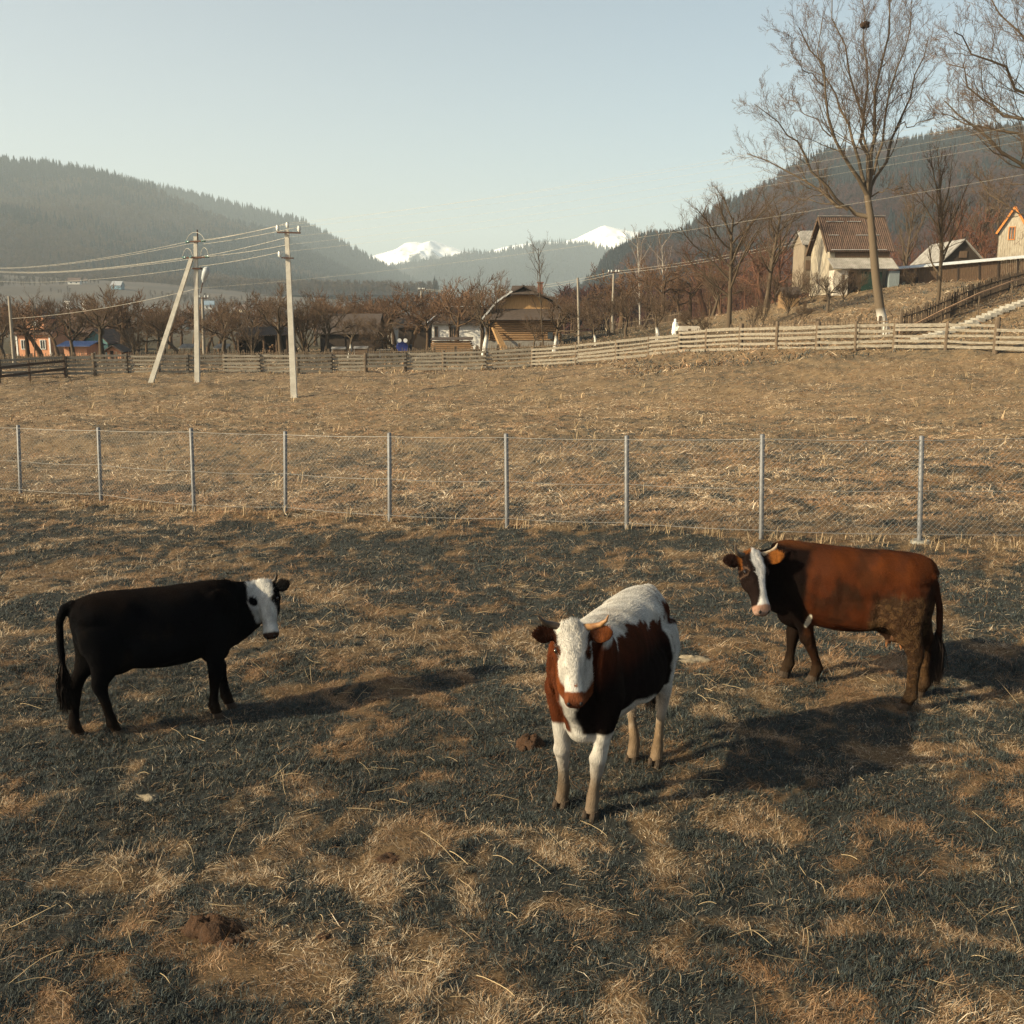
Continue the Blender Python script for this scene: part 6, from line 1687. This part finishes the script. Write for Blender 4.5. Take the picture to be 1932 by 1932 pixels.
    # ---- eyes, nostrils, mouth
    for sd in (-1, 1):
        m = MB(); blob(m, H(.152, .118 * sd, -.045), (a, s, n), (.024 * hs, .016 * hs, .020 * hs))
        o = m.build('eye', COW_EYE, root); o.data.polygons.foreach_set("use_smooth", [True] * len(o.data.polygons))
        m = MB(); blob(m, H(.522, .043 * sd, -.045), (a, s, n), (.022 * hs, .014 * hs, .017 * hs))
        m.build('nostril', COW_DARK, root)
    # ---- horns
    if horns:
        for (hb, p_list, rad, cols) in horns:
            m = MB(); pts = [H(*q) for q in p_list]
            m.tube(pts, [x * hs for x in rad], 10)
            m.build('horn', cols, root)
    # ---- tail switch: strands
    V = []; end = tl[-1]; bd = tl[-2]
    for i in range(900):
        k = rng.random()
        base = Vector(bd).lerp(end, k) + Vector(rng.normal(0, .010 * S, 3))
        L1 = rng.uniform(.18, .36) * S
        dr = Vector((rng.normal(-.02, .09), rng.normal(0, .09), -1)).normalized()
        tip = base + dr * L1; mid = base.lerp(tip, .5) + Vector((rng.normal(0, .014), rng.normal(0, .014), 0))
        sd = Vector((rng.normal(), rng.normal(), 0)).normalized() * .004
        V += [base - sd, base + sd, mid + sd * 1.2, mid - sd * 1.2, mid - sd * 1.2, mid + sd * 1.2, tip + sd * .2, tip - sd * .2]
    V = np.array([tuple(q) for q in V])
    cl = np.tile(np.array(tailcol), (len(V), 1)) * np.repeat(rng.uniform(.6, 1.3, len(V) // 8), 8)[:, None]
    np_mesh('tail_switch', V, np.arange(len(V)).reshape(-1, 4), 4, COW_HAIR, root, cols=cl)
    return root

def cow_skin():
    m, t, b = nodes_of('cow_skin', .95, .03)
    at = t.nodes.new("ShaderNodeAttribute"); at.attribute_name = "Col"
    mu = t.nodes.new("ShaderNodeAttribute"); mu.attribute_name = "Mud"
    tc = t.nodes.new("ShaderNodeTexCoord")
    n1 = t.nodes.new("ShaderNodeTexNoise"); n1.inputs["Scale"].default_value = 60; n1.inputs["Detail"].default_value = 3
    mp = t.nodes.new("ShaderNodeMapping"); mp.inputs["Scale"].default_value = (1, 2.2, .7)
    t.links.new(tc.outputs["Object"], mp.inputs[0]); t.links.new(mp.outputs[0], n1.inputs["Vector"])
    vo = t.nodes.new("ShaderNodeTexVoronoi"); vo.inputs["Scale"].default_value = 26; vo.feature = 'DISTANCE_TO_EDGE'
    nw = t.nodes.new("ShaderNodeTexNoise"); nw.inputs["Scale"].default_value = 9; nw.inputs["Detail"].default_value = 4
    t.links.new(tc.outputs["Object"], nw.inputs["Vector"])
    wm = t.nodes.new("ShaderNodeVectorMath"); wm.operation = 'MULTIPLY_ADD'; wm.inputs[1].default_value = (.22, .22, .22)
    t.links.new(nw.outputs["Color"], wm.inputs[0]); t.links.new(tc.outputs["Object"], wm.inputs[2])
    t.links.new(wm.outputs[0], vo.inputs["Vector"])
    mr = t.nodes.new("ShaderNodeMath"); mr.operation = 'MINIMUM'; mr.inputs[1].default_value = .12; t.links.new(vo.outputs["Distance"], mr.inputs[0])
    mm = t.nodes.new("ShaderNodeMath"); mm.operation = 'MULTIPLY'; t.links.new(mr.outputs[0], mm.inputs[0]); t.links.new(mu.outputs["Fac"], mm.inputs[1])
    m2 = t.nodes.new("ShaderNodeMath"); m2.operation = 'MULTIPLY_ADD'; m2.inputs[1].default_value = 14.0
    t.links.new(mm.outputs[0], m2.inputs[0]); t.links.new(n1.outputs["Fac"], m2.inputs[2])
    bp = t.nodes.new("ShaderNodeBump"); bp.inputs["Strength"].default_value = .7; bp.inputs["Distance"].default_value = .008
    t.links.new(m2.outputs[0], bp.inputs["Height"]); t.links.new(bp.outputs[0], b.inputs["Normal"])
    mx = t.nodes.new("ShaderNodeMix"); mx.data_type = 'RGBA'; mx.blend_type = 'MULTIPLY'; mx.inputs[0].default_value = .35
    t.links.new(at.outputs["Color"], mx.inputs[6]); t.links.new(n1.outputs["Fac"], mx.inputs[7])
    t.links.new(mx.outputs[2], b.inputs["Base Color"])
    return m
COW_SKIN = cow_skin()
COW_HAIR = attr_mat('cow_hair', rough=.8, spec=.05)
COW_HOOF = mat('hoof_horn', (.050, .032, .020), (.02, .014, .009), 30, .8, bump=.004)
COW_EYE = mat('eye_glossy', (.012, .008, .006), (.006, .004, .003), 10, .06, spec=.6)
COW_DARK = mat('nostril_dark', (.006, .004, .004), (.004, .003, .003), 10, .5)
HORN_PALE = mat('horn_pale', (.42, .34, .25), (.18, .12, .07), 14, .45, stretch=(1, 1, 1))
HORN_DARK = mat('horn_dark', (.07, .05, .035), (.02, .015, .012), 14, .45)
HORN_TIP = mat('horn_tan', (.40, .22, .09), (.16, .07, .03), 10, .45)

def blend(c, m, target): return c * (1 - m[:, None]) + np.array(target)[None, :] * m[:, None]
def edge_noise(L, seed, sc=14, amp=.08):
    return (fbm(L[:, 0] * sc + L[:, 1] * sc * .6, L[:, 2] * sc * .6 - L[:, 1] * sc * .5, seed, 4) - .5) * 2 * amp

WHITE = (.47, .45, .42)
def col_black(L, hd, hs, hn, no, rng):
    x, y, z = L.T
    c = np.tile(np.array([.0028, .0027, .0033]), (len(L), 1))
    e = edge_noise(L, 3, 8, .1)
    c = blend(c, sstep(1.12, 1.3, z + e) * .8 * sstep(-.1, .1, x + .7 + e), (.008, .0045, .003))
    c = blend(c, sstep(.50, .2, z + e) * .5, (.009, .006, .0045))
    c = blend(c, sstep(-.55, -.8, x) * sstep(.95, .5, z) * .4, (.010, .0065, .005))
    mud = sstep(.22, .10, z + e) * .45
    c = blend(c, mud, (.035, .022, .014))
    e2 = edge_noise(L, 5, 30, .012)
    head = (hd > -.10) & (hd < .6) & (np.abs(hs) < .14) & (hn > -.22)
    wf = sstep(.010, -.008, np.abs(hs) + e2 + np.clip(-.08 - hn, 0, 1) * .55 - np.where(hs < 0, .132, .092)) * head
    for sd in (-1, 1):
        r = np.hypot((hd - .160) / .048, (hs - .098 * sd) / .034)
        wf = wf * sstep(.85, 1.05, r + e2 * 8)
    c = blend(c, sstep(.0, .5, wf) * 1.0, (.10, .045, .02))
    c = blend(c, wf, WHITE)
    nose = sstep(.475, .495, hd + e2 * .6) * sstep(-.115, -.095, hn) * head
    c = blend(c, nose, (.045, .026, .020))
    c = blend(c, head * sstep(.500, .506, hd) * sstep(-.118, -.124, hn) * 0 + head * (np.abs(hn + .118) < .006) * (hd > .44) * .8, (.02, .012, .010))
    return c, mud * 0
def col_pied(L, hd, hs, hn, no, rng):
    x, y, z = L.T
    e = edge_noise(L, 21, 9, .10); e1 = edge_noise(L, 23, 26, .035)
    RB = (.058, .015, .006); DK = (.006, .0035, .003)
    c = np.tile(np.array([.40, .375, .34]), (len(L), 1)) * (.72 + .5 * fbm(x * 9 + y * 6, z * 7 + y * 5, 90, 3))[:, None]
    # dark red side patch, with flank shade painted in low down
    ya = np.abs(y)
    top = 1.175 + .04 * np.sin(x * 9) + e * .8 + e1 * 1.4
    bot = .67 + .06 * np.sin(x * 7 + 1) + e * .3
    side = sstep(top + .012, top - .012, z) * sstep(bot - .012, bot + .012, z) * sstep(.02, .05, ya) * sstep(-.46, -.43, x + e * .5 - (z - .8) * .12) * sstep(.75, .72, x + e * .2)
    neck = (x > .46) & (hd < .06 + 0 * hd) | ((x > .5) & (hn < -.20))
    nk = ((x > .42) & ((hn < -.17) | (np.abs(hs) > .14))).astype(float) * sstep(.865, .885, z + e * .4 - (ya - .1) * .3 + e1) * sstep(1.27, 1.23, z + e * .4 + ya * .1) * sstep(.045, .07, ya + e * .2)
    pat = np.maximum(side, nk)
    rump = sstep(-.50, -.56, x + e * .6) * sstep(1.22, 1.19, z + e * .5) * sstep(1.02, 1.06, z + e * .6 + e1) * sstep(.05, .09, ya)
    pat = np.maximum(pat, rump)
    brown = blend(np.tile(np.array(DK), (len(L), 1)), sstep(.92, 1.2, z + e * .5), RB)  # painted light: near-black flank shade rising to red-brown under grazing sun
    # the right flank and neck side carry the redder hair
    brown = blend(brown, sstep(.05, -.1, y) * .8 * (x > .4), (.075, .020, .007))
    c = c * (1 - pat[:, None]) + brown * pat[:, None]
    # freckles on rump
    fr = (fbm(L[:, 0] * 38, L[:, 2] * 38 + y * 20, 44, 2) > .72) & (x < -.45) & (z > .6)
    c[fr] = c[fr] * .35 + np.array(RB) * .6
    # mud and dirt
    mud = sstep(.40, .22, z + e * 1.3 + e1)
    c = blend(c, mud * .92, (.075, .045, .025))
    c = blend(c, sstep(.62, .35, z + e) * .22, (.25, .19, .13))
    hind = sstep(-.3, -.5, x) * sstep(.62, .42, z + e * 1.3)
    c = blend(c, hind * .45, (.22, .14, .075))
    # head
    head = (hd > -.10) & (hd < .58) & (np.abs(hs) < .145) & (hn > -.215)
    e2 = edge_noise(L, 29, 34, .010)
    c[head] = np.array([.46, .43, .39])
    c = blend(c, head * sstep(-.155, -.175, hn + e2) * sstep(.0, .05, hd), (.12, .034, .011))
    for sd in (-1, 1):
        r = np.hypot((hd - .170) / (.050), (hs - .112 * sd) / .030)
        c = blend(c, head * sstep(1.05, .8, r + e2 * 9), (.055, .018, .008))
    nose = sstep(.440, .455, hd + e2 + np.abs(hs) * .12) * head
    c = blend(c, nose, (.13, .042, .018))
    c = blend(c, nose * sstep(.50, .53, hd) * .6, (.10, .035, .018))
    c = blend(c, head * (np.abs(hn + .118) < .006) * (hd > .43) * .8, (.03, .012, .008))
    c = blend(c, (np.hypot(hd - .405, hs - .012) < .011) * 1.0, (.16, .05, .02))
    c = blend(c, head * sstep(.12, -.02, hd) * .25 * (fbm(hs * 40, hd * 12, 9) > .5), (.42, .36, .28))
    for i in (0, 1):
        q = EARQ[2 * i]; fr = EARQ[2 * i + 1] > .2
        c[q > 0] = np.array([.026, .009, .005])
        if i == 1: c = blend(c, (q > .1) * ~fr * 1.0, (.08, .025, .009)); c = blend(c, (q > .35) * fr * sstep(.35, .6, q), (.10, .030, .010))
    return c, mud * 0
def col_red(L, hd, hs, hn, no, rng):
    x, y, z = L.T
    e = edge_noise(L, 31, 5, .16); e1 = edge_noise(L, 33, 16, .08)
    c = np.tile(np.array([.040, .0105, .0034]), (len(L), 1))
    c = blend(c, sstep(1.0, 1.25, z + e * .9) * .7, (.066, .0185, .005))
    c = blend(c, sstep(.52, .64, fbm(x * 5, z * 6 + y * 3, 88)) * .85, (.045, .014, .006))
    # dark mottling along the barrel
    band = sstep(1.08, 1.0, z + e + e1) * sstep(.72, .82, z + e * .8) * sstep(.33, .2, x) * sstep(-.75, -.4, x)
    band = band * sstep(.35, .6, fbm(x * 7 + 2, z * 7 + y * 4, 97, 4))
    c = blend(c, band * .85, (.020, .008, .004))
    c = blend(c, sstep(-.62, -.76, x + e1 * .5) * sstep(1.18, 1.02, z) * .85, (.022, .009, .005))
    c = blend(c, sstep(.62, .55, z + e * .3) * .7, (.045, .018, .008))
    front = sstep(.26, .36, x + e1 * .5 + e * .3)
    c = blend(c, front * .96, (.0035, .0022, .002))
    c = blend(c, front * sstep(1.24, 1.30, z) * .6, (.09, .03, .01))
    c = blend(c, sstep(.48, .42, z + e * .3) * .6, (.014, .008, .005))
    mud = sstep(-.22, -.36, x + e * .8 + e1 * .6) * sstep(.98, .88, z + e * .8 + e1) * sstep(-.78, -.70, x)
    c = blend(c, mud * .9, (.036, .020, .011))
    scal = sstep(.52, .60, fbm(x * 26, z * 26, 71, 2)) * mud
    c = blend(c, scal * .6, (.095, .052, .024))
    low = sstep(.26, .14, z + e * .5)
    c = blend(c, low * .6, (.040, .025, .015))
    pit = sstep(1.0, .8, np.hypot((x - .30 + (z - .63) * .5) / .028, (z - .64) / .085) + e1 * 4) * (y > 0)
    c = blend(c, pit, (.50, .46, .38))
    ud = (np.hypot((x + .40) / .17, (z - .55) / .12) < 1) * (np.abs(y) < .15) * (z < .60)
    c = blend(c, ud * .8, (.20, .10, .055))
    c = blend(c, ud * (z < .52) * 1.0, (.40, .17, .075))
    head = (hd > -.10) & (hd < .62) & (np.abs(hs) < .15) & (hn > -.24)
    e2 = edge_noise(L, 39, 30, .010)
    c[head] = np.array([.012, .007, .006])
    c = blend(c, head * sstep(.0, -.03, hd + e2), (.15, .05, .012))
    wid = np.interp(hd, [-.1, -.03, .06, .13, .22, .30, .38, .43, .47], [.0, .05, .066, .052, .034, .030, .036, .052, .075])
    bl = head * sstep(.006, -.006, np.abs(hs - .012) - wid + e2) * sstep(-.10, -.08, hn)
    c = blend(c, bl, (.56, .53, .50))
    nose = sstep(.455, .475, hd + e2) * head
    c = blend(c, nose, (.30, .17, .12))
    c = blend(c, nose * sstep(.50, .53, hd) * .8, (.34, .22, .17))
    c = blend(c, head * (np.abs(hn + .118) < .006) * (hd > .44) * .8, (.05, .025, .018))
    for sd in (-1, 1):
        rr_ = np.hypot((hd - .152) / .034, (hs - .118 * sd) / .030); c = blend(c, head * (rr_ < 1.15) * (rr_ > .7) * .8, (.11, .065, .045))
    for i in (0, 1):
        q = EARQ[2 * i]
        c[q > 0] = np.array([.022, .010, .007])
        if i == 0: c = blend(c, (q > 0) * sstep(.32, .22, q), (.15, .05, .012))
        else: c = blend(c, (q > .3) * sstep(.3, .5, q), (.17, .058, .013))
    return c, mud

def horn_set(specs): return specs
COWS = []
# black cow, standing to the right, face to the camera
COWS.append(make_cow('black cow with a white face and dark ears standing broadside',
    (-2.86, 7.88, 0), math.radians(30), .90,
    [(-3.46, 7.57), (-3.17, 7.61), (-2.43, 8.20), (-2.47, 7.98)],
    P(495, 1104, 8.30), P(508, 1206, 8.12), (-.10, -1, .42), col_black, ear=(.19, .10, .0),
    horns=[(1, [(-.01, -.06, -.06), (-.04, -.125, -.05), (-.075, -.15, -.03), (-.105, -.16, -.01)], [.022, .019, .013, .004], HORN_DARK),
           (1, [(-.01, .06, -.06), (-.04, .125, -.05), (-.075, .15, -.03), (-.105, .16, -.01)], [.022, .019, .013, .004], HORN_DARK)],
    HS=.93, seed=11, neck_r=1.0, fat=.88, LK=.95, LX=.85))
COWS.append(make_cow('brown and white pied cow with a curly white head standing head on',
    (.70, 6.74, 0), math.radians(-117), 1.03,
    [(1.08, 7.07), (.91, 7.12), (.53, 6.25), (.34, 6.40)],
    P(1080, 1184, 6.10), P(1086, 1342, 5.86), (.02, -1, .30), col_pied, ear=(.21, .16, -.05),
    horns=[(1, [(-.01, -.07, -.06), (-.03, -.14, -.05), (-.04, -.19, -.02), (-.065, -.225, .01), (-.085, -.24, .03)], [.028, .025, .019, .011, .004], HORN_DARK),
           (1, [(-.01, .07, -.06), (-.01, .14, -.05), (-.02, .20, -.02), (-.045, .24, .01), (-.08, .255, .03)], [.028, .026, .020, .012, .004], HORN_TIP)],
    HS=.87, seed=12, neck_r=.85, fat=.80, LK=.88, HW=.87))
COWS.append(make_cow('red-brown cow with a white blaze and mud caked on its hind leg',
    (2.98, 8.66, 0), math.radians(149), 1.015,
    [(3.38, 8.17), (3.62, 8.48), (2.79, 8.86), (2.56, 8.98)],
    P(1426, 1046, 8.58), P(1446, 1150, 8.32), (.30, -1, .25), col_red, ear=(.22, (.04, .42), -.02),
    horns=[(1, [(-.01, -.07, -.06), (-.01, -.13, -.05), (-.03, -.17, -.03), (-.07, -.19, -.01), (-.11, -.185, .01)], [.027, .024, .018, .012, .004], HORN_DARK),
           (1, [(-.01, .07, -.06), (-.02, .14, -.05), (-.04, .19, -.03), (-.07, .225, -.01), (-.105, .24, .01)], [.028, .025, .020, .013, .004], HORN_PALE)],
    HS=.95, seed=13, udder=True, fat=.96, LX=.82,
    tail=[(-.56, 0, 1.20), (-.64, 0, 1.16), (-.715, .01, 1.06), (-.76, .03, .90), (-.775, .03, .68), (-.77, .03, .50)]))
